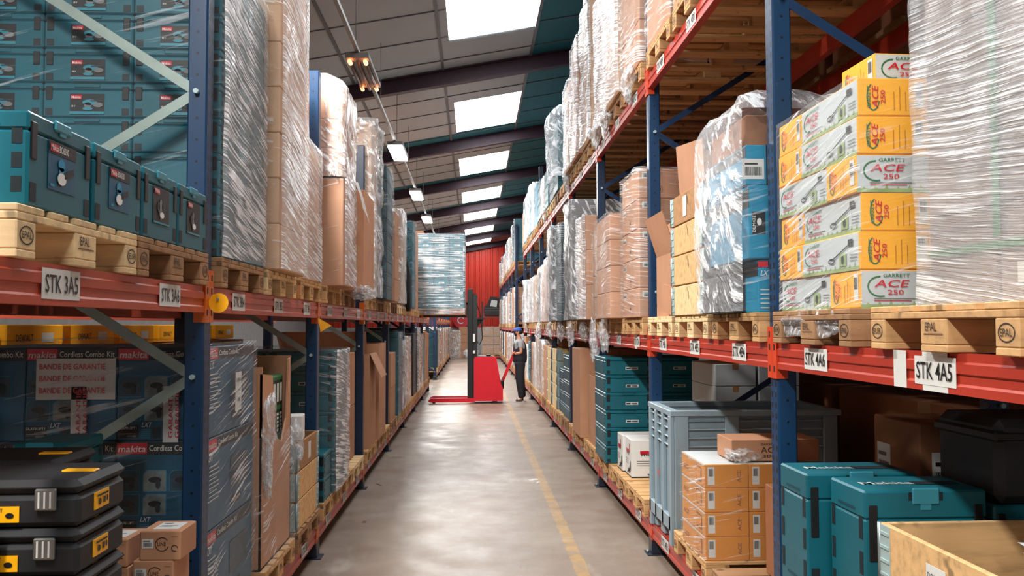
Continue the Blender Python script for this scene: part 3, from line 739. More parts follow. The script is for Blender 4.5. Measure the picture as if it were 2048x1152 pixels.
# ---- metal-hinged wooden pallet collar
def collar_proto(mat, wx=1.19, dy=.79, h=.195):
    P = Proto('pallet_collar', 'pallet collar'); t = .02; mb = MB()
    mb.box((-wx / 2, -dy / 2, .002), (-wx / 2 + t, dy / 2, h), mat, .003); mb.box((wx / 2 - t, -dy / 2, .002), (wx / 2, dy / 2, h), mat, .003)
    mb.box((-wx / 2 + t, -dy / 2, .002), (wx / 2 - t, -dy / 2 + t, h), mat, .003); mb.box((-wx / 2 + t, dy / 2 - t, .002), (wx / 2 - t, dy / 2, h), mat, .003)
    P.root = mb.mesh('pallet_collar')
    for x in (-1, 1):
        for y in (-1, 1):
            m2 = MB(); X, Y = x * wx / 2, y * dy / 2
            def bb(a, b_): m2.box(tuple(min(p, q) for p, q in zip(a, b_)), tuple(max(p, q) for p, q in zip(a, b_)), 'galv_pale')
            bb((X, Y, .006), (X - x * .10, Y + y * .0025, h - .004)); bb((X, Y, .006), (X + x * .0025, Y - y * .07, h - .004))
            for z in (.03, .075, .12, .165):
                bb((X - x * .015, Y + y * .002, z - .006), (X - x * .095, Y + y * .007, z + .006)); bb((X + x * .002, Y - y * .01, z - .005), (X + x * .006, Y - y * .066, z + .005))
            m2.cyl((X, Y, .004), (X, Y, h), .008, 'galv', 8)
            P.part('corner_hinge', m2, 'galvanised corner hinge')
    return P
COLLAR = {m_: collar_proto(m_) for m_ in ('ply', 'ply_pale', 'ply_dark')}

# ---- stretch film around a load
def film_mesh(x0, x1, y0, y1, z0, z1, aisle='film_streak', side='film_soft', s=1, amp=.012, seed=0, top='flat', n=64, dz=.045, flare=.0, r=.045, bulge=None):
    mb = MB(); cx, cyy = (x0 + x1) / 2, (y0 + y1) / 2; hx, hy = (x1 - x0) / 2, (y1 - y0) / 2
    per = []; segs = [(hx - r, -hy, 0), (hx, -hy + r, 1), ]
    pts = []
    def arc(ccx, ccy, a0, k=5):
        for i in range(k + 1): t = a0 + math.pi / 2 * i / k; pts.append((ccx + r * math.cos(t), ccy + r * math.sin(t), math.cos(t), math.sin(t)))
    def line(xa, ya, xb, yb, nx, ny):
        L = math.hypot(xb - xa, yb - ya); k = max(2, int(n * L / (4 * (hx + hy))))
        for i in range(1, k): pts.append((xa + (xb - xa) * i / k, ya + (yb - ya) * i / k, nx, ny))
    arc(hx - r, -hy + r, -math.pi / 2); line(hx, -hy + r, hx, hy - r, 1, 0); arc(hx - r, hy - r, 0); line(hx - r, hy, -hx + r, hy, 0, 1)
    arc(-hx + r, hy - r, math.pi / 2); line(-hx, hy - r, -hx, -hy + r, -1, 0); arc(-hx + r, -hy + r, math.pi); line(-hx + r, -hy, hx - r, -hy, 0, -1)
    N = len(pts); R_ = max(3, int((z1 - z0) / dz)); uv = []; u = [0]
    for i in range(1, N + 1): a, b_ = pts[i - 1], pts[i % N]; u.append(u[-1] + math.hypot(a[0] - b_[0], a[1] - b_[1]))
    for j in range(R_ + 1):
        z = z0 + (z1 - z0) * j / R_
        for i in range(N + 1):
            p = pts[i % N]; q = Vector((p[0] * 3 + seed * 7.3, p[1] * 3, z * 3.2))
            d = noise.noise(q) * amp + noise.noise(q * 4) * amp * .55
            corner = min(abs(abs(p[0]) - hx), 1) + min(abs(abs(p[1]) - hy), 1)
            d = max(d, -.4 * amp) + .010 + amp * .4
            if flare and j < R_ * .12: d += flare * (1 - j / (R_ * .12)) * (.5 + noise.noise(q * 2.5))
            if bulge: d += bulge * max(0, noise.noise(Vector((p[0] * 1.2 + seed, p[1] * 1.2, z * 1.1))) + .15)
            mb.v.append((cx + p[0] + p[2] * d, cyy + p[1] + p[3] * d, z + noise.noise(q * 2) * (.003 if j in (0, R_) else .003))); uv.append((u[i] + seed * 1.7, z))
    for j in range(R_):
        for i in range(N):
            a = j * (N + 1) + i; p = pts[i % N]
            mb.face((a, a + 1, a + N + 2, a + N + 1), aisle if abs(p[2]) > .7 else side, True)
    if top:
        prev = R_ * (N + 1); K = 6; rise = {'flat': .012, 'dome': .16, 'hood': .22}.get(top, .02)
        for k in range(1, K + 1):
            t = k / K; sc_ = math.cos(t * math.pi / 2) if top != 'flat' else 1 - t * .96; b0 = len(mb.v)
            for i in range(N + 1):
                p = pts[i % N]; q = Vector((p[0] * sc_ * 4 + seed, p[1] * sc_ * 4, 9 + seed))
                mb.v.append((cx + p[0] * max(sc_, .03), cyy + p[1] * max(sc_, .03), z1 + .006 + rise * math.sin(t * math.pi / 2) + (noise.noise(q) * .05 + noise.noise(q * 3) * .03) * (rise * 5 if top != 'flat' else .3))); uv.append((u[i] + seed, z1 + t * min(hx, hy)))
            for i in range(N): a, c = prev + i, b0 + i; mb.face((a, a + 1, c + 1, c), side if top == 'flat' else 'film_crumple' if k < 5 else side, True)
            prev = b0
    mb.uv = uv; return mb
def wrap(sd, a0, a1, y0, y1, z0, z1, label, **k):
    """a0..a1: depth range into the rack from its aisle face"""
    xa, xb = sorted((front(sd, a0), front(sd, a1)))
    k.pop('s', None); mb = film_mesh(xa, xb, y0, y1, z0, z1, **k)
    return tag(link('stretch_wrap', mb.mesh('stretch_wrap', fix=False)), label, 'plastic wrap', 'stretch film around the loads')
def film_wad(loc, size, label, seed=0, tail=0, mat='film_crumple'):
    import bmesh
    bm = bmesh.new(); bmesh.ops.create_icosphere(bm, subdivisions=4, radius=1)
    mb = MB(); uv = []
    for v in bm.verts:
        p = v.co.copy(); q = p * 1.7 + Vector((seed * 3.1, 0, 0)); k = 1 + .5 * noise.noise(q) + .35 * noise.noise(q * 3) + .16 * noise.noise(q * 8)
        p = Vector((p.x * size[0] * k, p.y * size[1] * k, p.z * size[2] * k))
        if tail and p.z < 0: p.z *= 1 + tail; p.x *= .6; p.y *= .6
        mb.v.append(tuple(p)); uv.append((p.y * 1.3 + p.x, p.z))
    for f in bm.faces: mb.face([v.index for v in f.verts], mat, True)
    bm.free(); mb.uv = uv
    return tag(link('film_bunch', mb.mesh('film_bunch', fix=False), None, loc), label, 'plastic film', 'loose bunches of stretch film')

# ---- generic stack of boxes on a pallet place
KN = {'carton': ('brown carton', 'carton'), 'carton_light': ('pale brown carton', 'carton'), 'carton_dark': ('dark brown carton', 'carton'), 'teal': ('teal tool case', 'case'), 'teal_dark': ('dark teal tool case', 'case'),
      'black_rough': ('black tool case', 'case'), 'charcoal': ('charcoal tool case', 'case'), 'print_blue': ('blue printed carton', 'carton'), 'cyan': ('bright cyan carton', 'carton'), 'white': ('white carton', 'carton')}
def stack(s, b, i, lv, kind, layers, h, off=0.0, w=.80, nY=1, nX=2, y=None, z=None, wrapk=None, style='plain', depth=1.16, near=None, film=None, loc=None, pal=True, wood=None, fill=True, ztop=None, **fk):
    yy, zz = (slot_y(s, b, i), LV[s][lv])
    if y is not None: yy = y
    if pal: shelf_pallet(s, b, i, lv, y=yy, wood=wood); zz += PALH
    if z is not None: zz = z
    near = (b < 3) if near is None else near
    if b >= 4: nX = 1
    nm, typ = KN[kind]; wy = w / nY; dx = depth / nX; lh = h / layers; loc = loc or where(s, b, i, lv)
    r = random.Random(b * 17 + i * 5 + s * 3 + len(lv))
    if typ == 'case': P = case_proto(dx - .014, wy - .014, lh - .002, kind, 'flat', near)
    else: P = carton_proto(dx - .014, wy - .014, lh - .002, kind, style, near)
    for l in range(layers):
        for iy in range(nY):
            for ix in range(nX):
                if iy > 0 and ix > 0: continue
                q = '' if nY == 1 and nX == 1 else (('inner ' if ix else '') + ('rear ' if iy else ''))
                P.put((front(s, off + dx * (ix + .5)) + r.uniform(-.003, .003), yy + wy * (iy + .5) + r.uniform(-.002, .002), zz + lh * l + .0015),
                      f"{LAYER[l]} {q}{nm}, {loc}", rot=r.uniform(-.004, .004), group=f"{nm}s, {loc}", parts=near)
    if film:
        st = {'streak': ('film_dense', 'film_soft'), 'silver': ('film_silver', 'film_soft'), 'white': ('film_white', 'film_crumple'), 'soft': ('film_soft', 'film_clear'), 'flat': ('film_flat', 'film_flat'), 'up': ('film_streak_up', 'film_soft')}[film]
        wrap(s, off - .006, off + depth + .01, yy - .006, yy + w + .006, zz + .008, zz + h + .012, f"{'glossy' if film != 'white' else 'crumpled white'} film around {nm}s, {loc}", aisle=st[0], side=st[1], s=s, seed=b * 3 + i + (5 if lv == 'top' else 0), n=(64 if b < 4 else 36), dz=(.05 if b < 4 else .12), **fk)
    return yy, zz + h

# ================================================================ STK 3 RACK (left of the aisle), MIDDLE SHELF
# two pallets in the first bay with four tool cases along the front
s = -1; ZM = LV[-1]['middle'] + PALH
shelf_pallet(-1, 0, 1, 'middle', 'wood_light', y=2.27, ov=.02, note='new pale pallet under the two nearest teal cases, above sign STK 3A5')
shelf_pallet(-1, 0, 2, 'middle', 'wood_aged', y=3.085, ov=.02, note='weathered brown pallet above sign STK 3A6')
for (y0, y1, art, lab) in ((2.335, 2.71, 'tool_a', 'teal tool case with cyan sander label, nearest of four in a row above STK 3A5'),
                           (2.735, 3.115, 'tool_a', 'teal tool case with cyan sander label, second of the four in a row'),
                           (3.135, 3.49, 'tool_b', 'teal tool case with small black label, third of the four in a row'),
                           (3.51, 3.87, 'tool_b', 'teal tool case with small black label, last of the four in a row')):
    case_proto(round(y1 - y0, 3), .30, .262, 'teal', art).put((-1.2 - .15, (y0 + y1) / 2, ZM), lab, rot=math.pi / 2, group='row of four teal cases')
for ir in (1, 2, 3):  # unseen rows of cases, added to block light from the bottom shelf
    for k, (y0, y1) in enumerate(((2.335, 2.71), (2.735, 3.115), (3.135, 3.49), (3.51, 3.87))):
        case_proto(round(y1 - y0, 3), .28, .262, 'teal', None, False).put((-1.2 - .16 - .29 * ir, (y0 + y1) / 2, ZM), f"added shade-casting teal case, {ORD[ir]} row behind the four labelled cases, {ORD[k]} from the frame edge", rot=math.pi / 2, group='unseen teal cases added behind the front row')
# sander cases stacked in the place of sign STK 3B4
cw, cd, chh = .416, .282, .166
shelf_pallet(-1, 1, 0, 'middle', 'wood_aged', y=4.06, note='weathered pallet above sign STK 3B4, under the wrapped teal cases')
for l in range(9):
    for ix in range(3):
        for iy in range(3):
            if iy and ix: continue
            P = case_proto(cw - .004, cd - .003, chh - .002, 'teal', 'tool_b' if l >= 4 else None) if iy == 0 else case_proto(cw - .004, cd - .003, chh - .002, 'teal', None, False)
            P.put((-1.2 - cw * (ix + .5), 4.07 + cd * (iy + .5), ZM + chh * l), f"{LAYER[l]} teal case{' with sander label' if l >= 4 and not iy else ''}, {ORD[ix]} column from the aisle, {ORD[iy]} row, above STK 3B4", group='wrapped teal cases above STK 3B4')
wrap(-1, -.022, 1.26, 4.062, 4.93, ZM + .006, ZM + chh * 9 + .012, 'thick glossy stretch film around the tall teal case stack above STK 3B4', aisle='film_dense', side='film_clear', n=96, dz=.03, amp=.012)
# cartons in the place of STK 3B5 and 3B6
stack(-1, 1, 1, 'middle', 'carton_light', 8, 2.14, off=-.095, w=.77, nX=2, depth=1.1, y=4.955, wood='wood_light', film='streak', loc='tall wrapped stack above STK 3B5')
stack(-1, 1, 2, 'middle', 'carton_light', 4, 1.00, off=-.03, w=.72, nX=2, depth=1.1, y=5.90, wood='wood', film='silver', loc='silvery wrapped stack above STK 3B6')
carton_proto(.4, .22, .62, 'carton').put((-1.46, 6.44, ZM + 1.01), 'narrow upright brown carton on top of the wrapped stack above STK 3B6')
# third bay
shelf_pallet(-1, 2, 0, 'middle', 'wood', y=6.92); shelf_pallet(-1, 2, 1, 'middle', 'wood_aged', y=7.82)
carton_proto(1.05, .62, .88, 'carton', 'plain').put((-1.06 - .525, 7.28, ZM), 'large plain brown carton with film on one side, third bay of the left middle shelf', cat='carton')
wrap(-1, -.165, .9, 6.96, 7.61, ZM + .006, ZM + .885, 'loose stretch film on the large plain carton, third bay', aisle='film_silver', side='film_clear', n=48)
for l in range(3):
    for ix in range(2): carton_proto(.5, .62, .235, 'carton', 'plain').put((-1.07 - .25 - .505 * ix, 7.28, ZM + .9 + .237 * l), f"{LAYER[l]} {'inner ' if ix else ''}brown carton under the domed film on the large carton")
wrap(-1, -.155, .87, 6.955, 7.62, ZM + .89, ZM + 1.64, 'domed glossy film over cartons stacked on the large plain carton', aisle='film_white', side='film_crumple', top='dome', n=64, amp=.02)
carton_proto(1.0, .74, .93, 'carton', 'plain').put((-1.0 - .5, 8.24, ZM), 'large brown carton with white paper on its corner, third bay of the left rack')
mb = MB(); n_ = 7
for i in range(n_):
    for j in range(4): pass
P_ = [(-.02, 0, .02), (.0, .08, .03), (-.01, .16, .0), (.03, .02, -.10), (.05, .10, -.12), (.05, .17, -.15), (.07, .16, -.26), (.09, .2, -.33), (.04, .12, -.2)]
b0 = mb.add(P_)
for t_ in ((0, 1, 4, 3), (1, 2, 5, 4), (3, 4, 8), (4, 5, 6, 8), (6, 5, 7)): mb.face([b0 + k for k in t_], 'paper', True)
tag(link('paper_sheet', mb.mesh('paper_sheet'), None, (-1.03, 7.55, ZM + .93)), 'torn white paper sheet hanging over the corner of the large carton', 'paper')
film_wad((-1.02, 7.95, ZM - .02), (.1, .16, .07), 'film bunch on the pallet under the large carton, third bay', 3)
# fourth bay
shelf_pallet(-1, 3, 0, 'middle', 'wood', y=9.66); 
for l in range(5): carton_proto(1.0, .66, .40, 'carton_light', 'plain', False).put((-1.17 - .5, 10.10, ZM + .405 * l), f"{LAYER[l]} pale carton inside the loose white film, fourth bay of the left rack")
wrap(-1, -.07, 1.0, 9.73, 10.46, ZM + .006, ZM + 2.05, 'loose crumpled white film around the tallest stack in the fourth bay', aisle='film_white', side='film_crumple', top='flat', amp=.04, n=64, bulge=.03)
stack(-1, 3, 1, 'middle', 'teal_dark', 10, 1.68, off=-.145, w=.78, nX=2, depth=1.1, y=10.6, film='soft', near=True)
stack(-1, 3, 2, 'middle', 'carton', 4, 1.22, off=-.17, w=.6, nX=2, depth=1.1, y=11.48)
stack(-1, 4, 0, 'middle', 'carton_light', 4, 1.38, off=-.16, w=.8, y=12.5, film='white', depth=1.1)
stack(-1, 4, 1, 'middle', 'carton', 3, 1.2, off=-.02, w=.8, depth=1.1)
stack(-1, 4, 2, 'middle', 'teal_dark', 8, 1.35, off=-.02, w=.8, depth=1.1)
stack(-1, 5, 0, 'middle', 'teal', 9, 1.55, off=-.13, w=.8, depth=1.1, film='soft')
stack(-1, 5, 1, 'middle', 'teal_dark', 8, 1.3, off=-.05, w=.8, depth=1.1)
stack(-1, 5, 2, 'middle', 'carton', 4, 1.2, off=0, w=.8, depth=1.1)
stack(-1, 6, 0, 'middle', 'carton', 4, 1.65, off=.0, w=.8, depth=1.1)
stack(-1, 7, 0, 'middle', 'carton', 4, 2.0, off=.0, w=.8, depth=1.1)
# black jacket hung on a post
mb = MB(); mb.tube([(0, 0, .25), (.01, .02, .1), (.03, .04, -.1), (.04, .08, -.35), (.06, .05, -.7)], [.03, .06, .07, .06, .04], 'black_rough', 10)
mb.tube([(.02, .05, .12), (.07, .1, -.1), (.08, .12, -.3)], [.03, .035, .025], 'black_rough', 8)
single('jacket', mb, 'black jacket hanging from the rack post before the raised load', 'jacket', (-1.19, 14.9, 2.75))

# ================================================================ STK 3 RACK, BOTTOM SHELF
ZB = LV[-1]['bottom'] + PALH
shelf_pallet(-1, 1, 0, 'bottom', 'wood', y=4.06)
for l in range(3):
    for ix in range(3): COMBO.put((-1.245 - .206 - .416 * ix, 4.48, ZB + .437 * l), f"{LAYER[l]} blue combo kit carton, {ORD[ix]} column from the aisle, bottom shelf behind the blue post", group='blue combo kit cartons')
wrap(-1, .022, 1.30, 4.05, 4.915, ZB + .006, ZB + 1.325, 'clear glossy film around the three layers of blue combo kit cartons', aisle='film_streak_up', side='film_clear', n=96, dz=.03, amp=.012)
for l in (): film_wad((-1.22, 4.6, ZB + .437 * l), (.03, .4, .035), f'twisted film ridge along the {ORD[l]} joint of the combo kit cartons', l + 4)
def sheet(name, w_, h_, loc, u, label, draw=None, cat='paper', v=(0, 0, 1)):
    mb = MB(); u = Vector(u); v = Vector(v); n_ = u.cross(v)
    p = [(0, 0), (w_, 0), (w_, h_), (0, h_)]
    A = [tuple(u * a + v * b) for a, b in p]; B = [tuple(u * a + v * b - n_ * .001) for a, b in p]
    i = mb.add(A + B); mb.face([i, i + 1, i + 2, i + 3], 'paper'); mb.face([i + 7, i + 6, i + 5, i + 4], 'paper')
    for k in range(4): mb.face([i + k, i + 4 + k, i + 4 + (k + 1) % 4, i + (k + 1) % 4], 'paper')
    f = Fr(mb, (0, 0, 0), u, v)
    if draw: draw(f)
    return tag(link(name, mb.mesh(name, fix=False), None, loc), label, cat)
def scrib(f):
    f.text('DLXMUA4', .01, .15, .02, 'charcoal', 2, width=.09); f.text('4', .05, .1, .02, 'charcoal', 2); f.text('Les', .035, .05, .024, 'charcoal', 2, width=.05)
sheet('paper_note', .11, .2, (-1.222, 4.46, 1.36), (0, 1, 0), 'white handwritten paper note on the film of the top combo kit carton', scrib)
def tapes(f): 
    for k in range(3): f.text('BANDE DE GARANTIE', .015, .03 + .055 * k, .026, 'red', 2, width=.30)
sheet('warning_tape', .36, .19, (-2.02, 4.045, 1.46), (1, 0, 0), 'wide white tape with red capitals across the top combo kit cartons', tapes, 'tape')
def tapes2(f):
    for k in range(2): f.text('GARANTIE', .045 + .03 * k, .02, .02, 'red', 2, width=.22, rot=math.pi / 2)
for x_, l_ in ((-1.86, 'inner'), (-1.44, 'outer')): sheet('warning_tape', .07, .26, (x_, 4.045, 1.26), (1, 0, 0), f'{l_} upright strip of white tape with red capitals on the combo kit cartons', tapes2, 'tape')
# open bulk carton with green display cases
shelf_pallet(-1, 1, 1, 'bottom', 'wood', y=4.97); shelf_pallet(-1, 1, 2, 'bottom', 'wood_aged', y=5.895)
mb = MB(); X0, X1, y0, y1 = -2.3, -1.215, 4.98, 5.76
mb.box((X0, y0, ZB), (X1, y0 + .012, 1.56), 'carton'); mb.box((X0, y1 - .012, ZB), (X1, y1, 1.60), 'carton'); mb.box((X0, y0, ZB), (X0 + .012, y1, 1.56), 'carton'); mb.box((X0, y0, ZB), (X1, y1, ZB + .012), 'carton')
mb.prism([(y0, ZB), (y1, ZB), (y1, 1.59), (y1 - .06, 1.58), (y1 - .12, 1.2), (y1 - .25, 1.06), (y1 - .42, 1.12), (y0 + .26, 1.5), (y0, 1.52)], 'x', X1 - .012, X1, 'carton')
tag(link('bulk_carton', mb.mesh('bulk_carton')), 'tall open brown bulk carton holding green display cases, bottom shelf of the left rack', 'carton')
mb = MB(); mb.box((0, 0, 0), (.5, .30, .42), 'green', .01, faces={})
f = Fr(mb, (.5, 0, 0), (0, 1, 0), (0, 0, 1))
for a in range(3):
    for b_ in range(2): f.rect(.02 + .092 * a, .04 + .19 * b_, .095 + .092 * a, .2 + .19 * b_, 'black', 1); f.rect(.03 + .092 * a, .06 + .19 * b_, .085 + .092 * a, .18 + .19 * b_, 'paper', 2)
    for k in range(4): f.rect(.034 + .092 * a, .08 + .025 * k, .08 + .092 * a, .088 + .025 * k, 'charcoal', 3)
single('display_case', mb, 'dark green case with rows of white cards inside the open bulk carton', 'display case', (-1.76, 5.42, 1.06))
carton_proto(.3, .3, .35, 'carton_light').put((-1.47, 5.18, 1.18), 'small brown carton standing in the open bulk carton', rot=.1)
wrap(-1, -.01, 1.1, 4.965, 5.775, ZB + .006, 1.16, 'clear film around the lower part of the open bulk carton', aisle='film_streak_up', side='film_clear', top=None, amp=.02, flare=.04)
film_wad((-1.2, 5.06, 1.14), (.05, .10, .22), 'long torn film bunch hanging on the bulk carton edge', 2, .4)
film_wad((-1.21, 5.9, 1.0), (.05, .09, .14), 'film bunch hanging beside the hinged collars', 5)
for l, m_ in enumerate(('ply', 'ply', 'ply_dark')): COLLAR[m_].put((-1.2 - .595, 6.30, ZB + .2 * l), f"{LAYER[l]} wooden pallet collar with galvanised hinges, left rack bottom shelf, second post", group='collars on the left bottom shelf')
sheet('paper_note', .09, .12, (-1.198, 6.3, ZB + .44), (0, 1, 0), 'small white paper note on the top wooden collar of the left rack')
mb = MB(); mb.box((-.3, -.09, 0), (.3, .09, .17), 'white', .004); single('white_carton', mb, 'white carton leaning on top of the hinged wooden collars', 'carton', (-1.5, 6.10, ZB + .605), 0.1)
# third bay: teal cases
shelf_pallet(-1, 2, 0, 'bottom', 'wood', y=6.86); shelf_pallet(-1, 2, 1, 'bottom', 'wood', y=7.74)
for l in range(2): case_proto(.29, .36, .19, 'teal', 'flat').put((-1.33, 7.06, ZB + .192 * l), f"{LAYER[l]} small teal case before the tall film-wrapped case stack", group='small teal cases')
stack(-1, 2, 0, 'bottom', 'teal', 7, 1.19, off=-.05, w=.75, depth=1.1, y=7.27, pal=False, z=ZB, film='silver', loc='wrapped stack past second post, left bottom shelf')
stack(-1, 2, 2, 'bottom', 'carton', 2, 1.12, off=.06, w=.76, y=8.56, depth=1.05)
# open cartons further on
def open_carton(s, y, w_, z, h, off, label, mat='carton', flap=True, depth=1.0, ang=-155):
    mb = MB(); x0, x1 = 0, depth; t = .012
    mb.box((0, 0, 0), (t, w_, h), mat); mb.box((x1 - t, 0, 0), (x1, w_, h), mat); mb.box((t, 0, 0), (x1 - t, t, h), mat); mb.box((t, w_ - t, 0), (x1 - t, w_, h), mat); mb.box((t, t, 0), (x1 - t, w_ - t, t), mat)
    r = link('open_carton', mb.mesh('open_carton'), None, (front(s, off), y, z), (0, 0, 0)); r.scale = (s, 1, 1)
    tag(r, label, 'carton')
    if flap:
        m2 = MB(); m2.box((0, 0, 0), (.006, w_ * .96, .30), mat); o = link('flap', m2.mesh('flap'), r, (0, .01, h), (0, math.radians(ang), 0))
        m2 = MB(); m2.box((0, 0, 0), (x1 * .9, .006, .28), mat); link('flap', m2.mesh('flap'), r, (.03, 0, h), (math.radians(25), 0, 0))
        m2 = MB(); m2.box((0, 0, 0), (.006, w_ * .9, .26), mat); link('flap', m2.mesh('flap'), r, (x1, .02, h), (0, math.radians(15), 0))
    return r
for i in range(3): shelf_pallet(-1, 3, i, 'bottom', 'wood')
open_carton(-1, 9.82, .64, ZB, 1.08, -.03, 'open brown bulk carton with hanging flap, fourth bay, left rack bottom shelf')
open_carton(-1, 10.62, .8, ZB, 1.18, -.05, 'tall open brown carton, second place, fourth bay, left rack bottom shelf', flap=False)
carton_proto(.9, .5, .9, 'carton').put((-1.68, 11.8, ZB), 'brown carton behind the tall open one, fourth bay, left rack bottom shelf')
stack(-1, 4, 0, 'bottom', 'carton', 2, 1.0, off=-.02, depth=1.05); stack(-1, 4, 1, 'bottom', 'teal', 3, 1.3, off=-.06, depth=1.05, film='soft'); stack(-1, 4, 2, 'bottom', 'teal_dark', 6, 1.15, off=-.03, depth=1.05, film='white')
stack(-1, 5, 0, 'bottom', 'carton_light', 3, 1.2, off=-.03, depth=1.05, film='white'); stack(-1, 5, 1, 'bottom', 'carton', 2, .85, off=0, depth=1.05); stack(-1, 5, 2, 'bottom', 'charcoal', 6, 1.25, off=-.03, depth=1.05)
stack(-1, 6, 0, 'bottom', 'charcoal', 5, 1.35, off=-.03, depth=1.05, film='silver'); stack(-1, 6, 1, 'bottom', 'carton', 3, 1.25, off=0, depth=1.05); stack(-1, 6, 2, 'bottom', 'carton_light', 3, 1.2, depth=1.05, film='white')
stack(-1, 7, 0, 'bottom', 'teal', 6, 1.1, depth=1.05); stack(-1, 7, 1, 'bottom', 'carton', 3, 1.25, depth=1.05); stack(-1, 7, 2, 'bottom', 'carton', 3, 1.2, off=.0, depth=1.05)
FAR = [('carton', 3, 1.25, None), ('carton', 3, 1.2, None), ('white', 2, 1.3, 'white'), ('teal_dark', 5, 1.25, None), ('carton_light', 3, 1.3, 'silver'), ('carton', 3, 1.0, None), ('carton', 3, 1.3, 'white')]
for b in range(8, 14):
    for i in range(3):
        k = FAR[(b * 3 + i) % 7]; stack(-1, b, i, 'bottom', k[0], k[1], k[2], off=-.03 + .02 * (i % 2), nX=1, depth=1.05, film=k[3])

# nearest bay, bottom shelf: black and yellow cases, small cartons
def stak_proto(wx=.44, dy=.33, h=.1375):
    mb = MB(); mb.box((-wx / 2, -dy / 2, 0), (wx / 2, dy / 2, h * .66), 'black_rough', .014)
    P = Proto('power_tool_case', 'tool case', mb)
    m2 = MB(); m2.box((-wx / 2 - .004, -dy / 2 - .004, h * .68), (wx / 2 + .004, dy / 2 + .004, h * .97), 'black_rough', .018); P.part('lid', m2)
    for x in (-.13, .13):
        m2 = MB(); m2.box((-.03, -.012, 0), (.03, .002, .062), 'steel', .004)
        for k in (-.016, 0, .016): m2.box((k - .0025, -.014, .008), (k + .0025, -.012, .054), 'white')
        P.part('clasp', m2, 'silver clasp with three white ribs', (x, -dy / 2 - .006, h * .36))
    m2 = MB(); m2.box((-.055, -.003, 0), (.055, .001, .045), 'dewalt'); f = Fr(m2, (-.055, -.003, 0), (1, 0, 0), (0, 0, 1)); f.text('DEWALT', .006, .03, .011, 'black', 2, width=.06); f.rect(.006, .006, .05, .012, 'black', 2); f.ell(.085, .02, .012, .008, 'black', 2)
    P.part('yellow_label', m2, 'yellow label', (0, -dy / 2 - .004, h * .12))
    m2 = MB(); m2.box((-.001, -.05, 0), (.003, .05, .05), 'dewalt'); f = Fr(m2, (.003, -.05, 0), (0, 1, 0), (0, 0, 1)); f.ell(.03, .02, .01, .01, 'black', 2); f.rect(.055, .012, .07, .03, 'black', 2); f.ell(.083, .022, .006, .01, 'black', 2); f.rect(.01, .036, .09, .042, 'black', 2)
    P.part('yellow_side_label', m2, 'yellow label with black pictograms', (wx / 2 + .001, -.02, h * .2))
    m2 = MB(); m2.box((-.05, -.02, -.004), (.05, .02, .006), 'dewalt', .003); P.part('yellow_latch', m2, 'yellow lid latch', (wx / 2 - .07, 0, h * .96))
    return P
STAK = stak_proto()
shelf_pallet(-1, 0, 1, 'bottom', 'wood', y=2.2, note='wooden pallet under the black power tool cases, nearest bottom bay of the left rack')
shelf_pallet(-1, 0, 2, 'bottom', 'wood', y=3.08, note='wooden pallet under the small labelled cartons, nearest bottom bay of the left rack')
for l in range(7):
    STAK.put((-1.35, 2.68, ZB + .1385 * l), f"black power tool case with yellow label, {LAYER[l]} of the aisle column", group='black power tool cases', rot=-.02 + .006 * l)
    STAK.put((-1.82, 2.70, ZB + .1385 * l), f"black power tool case with yellow label, {LAYER[l]} of the inner column", group='black power tool cases', rot=.01)
for l in range(7): STAK.put((-1.60, 3.045, ZB + .1385 * l), f"black power tool case, {LAYER[l]} of the rear column", rot=.02, group='black power tool cases')
for l in range(4): case_proto(.20, .32, .24, 'teal', None).put((-1.42 - .3 + .1, 3.56 - .12, ZB + .242 * l), f"narrow teal case, {LAYER[l]} of the column between black cases and combo cartons", group='narrow teal cases')
P = carton_proto(.4, .28, .2, 'carton')
for l in range(4): P.put((-1.53, 2.33, ZB + .222 * l + .0), f"plain brown carton, {LAYER[l]} of the column nearest the camera, bottom shelf", group='brown cartons at the frame edge')
def parcel_proto(wx, dy, h):
    mb = MB(); mb.box((-wx / 2, -dy / 2, 0), (wx / 2, dy / 2, h), 'carton', .004)
    P = Proto('parcel', 'carton', mb)
    m2 = MB(); m2.box((-wx * .26, -dy * .32, h), (wx * .36, dy * .3, h + .001), 'paper'); f = Fr(m2, (-wx * .26, -dy * .32, h + .001), (1, 0, 0), (0, 1, 0)); f.rect(.01, dy * .5, wx * .3, dy * .53, 'charcoal', 1); f.rect(.01, dy * .3, wx * .5, dy * .32, 'charcoal', 1); f.rect(.01, dy * .2, wx * .4, dy * .22, 'charcoal', 1)
    P.part('address_label', m2, 'white address label')
    m2 = MB(); f = Fr(m2, (-wx / 2, -dy / 2 - .0005, 0), (1, 0, 0), (0, 0, 1)); f.sticker(wx * .06, h * .42, wx * .28, h * .32, 4); f.text('LINE', wx * .44, h * .5, .014, 'ink', 1, width=.03); f.ring(wx * .55, h * .55, .026, .026, .003, 'ink', 1, 20, .1, .95)
    f.rect(wx * .78, h * .3, wx * .93, h * .31, 'ink', 1); f.rect(wx * .78, h * .8, wx * .93, h * .81, 'ink', 1); f.ring(wx * .855, h * .42, .012, .012, .003, 'ink', 1, 12, 0, .8)
    P.part('printed_marks', m2); return P
PC = parcel_proto(.150, .17, .1025); PCB = parcel_proto(.150, .17, .107)
for l in range(6):
    PC.put((-1.345, 3.325, ZB + .1035 * l), 'brown parcel with white top label and round print, top of the inner parcel column' if l == 5 else f"{LAYER[l]} brown parcel of the inner parcel column", group='small brown parcels', rot=-.05 if l == 5 else 0)
    PCB.put((-1.155 if l == 5 else -1.18, 3.325, ZB + .108 * l), 'topmost brown parcel with barcode sticker, against the blue post' if l == 5 else f"{LAYER[l]} brown parcel of the parcel column beside the blue post", group='small brown parcels', rot=-.02)

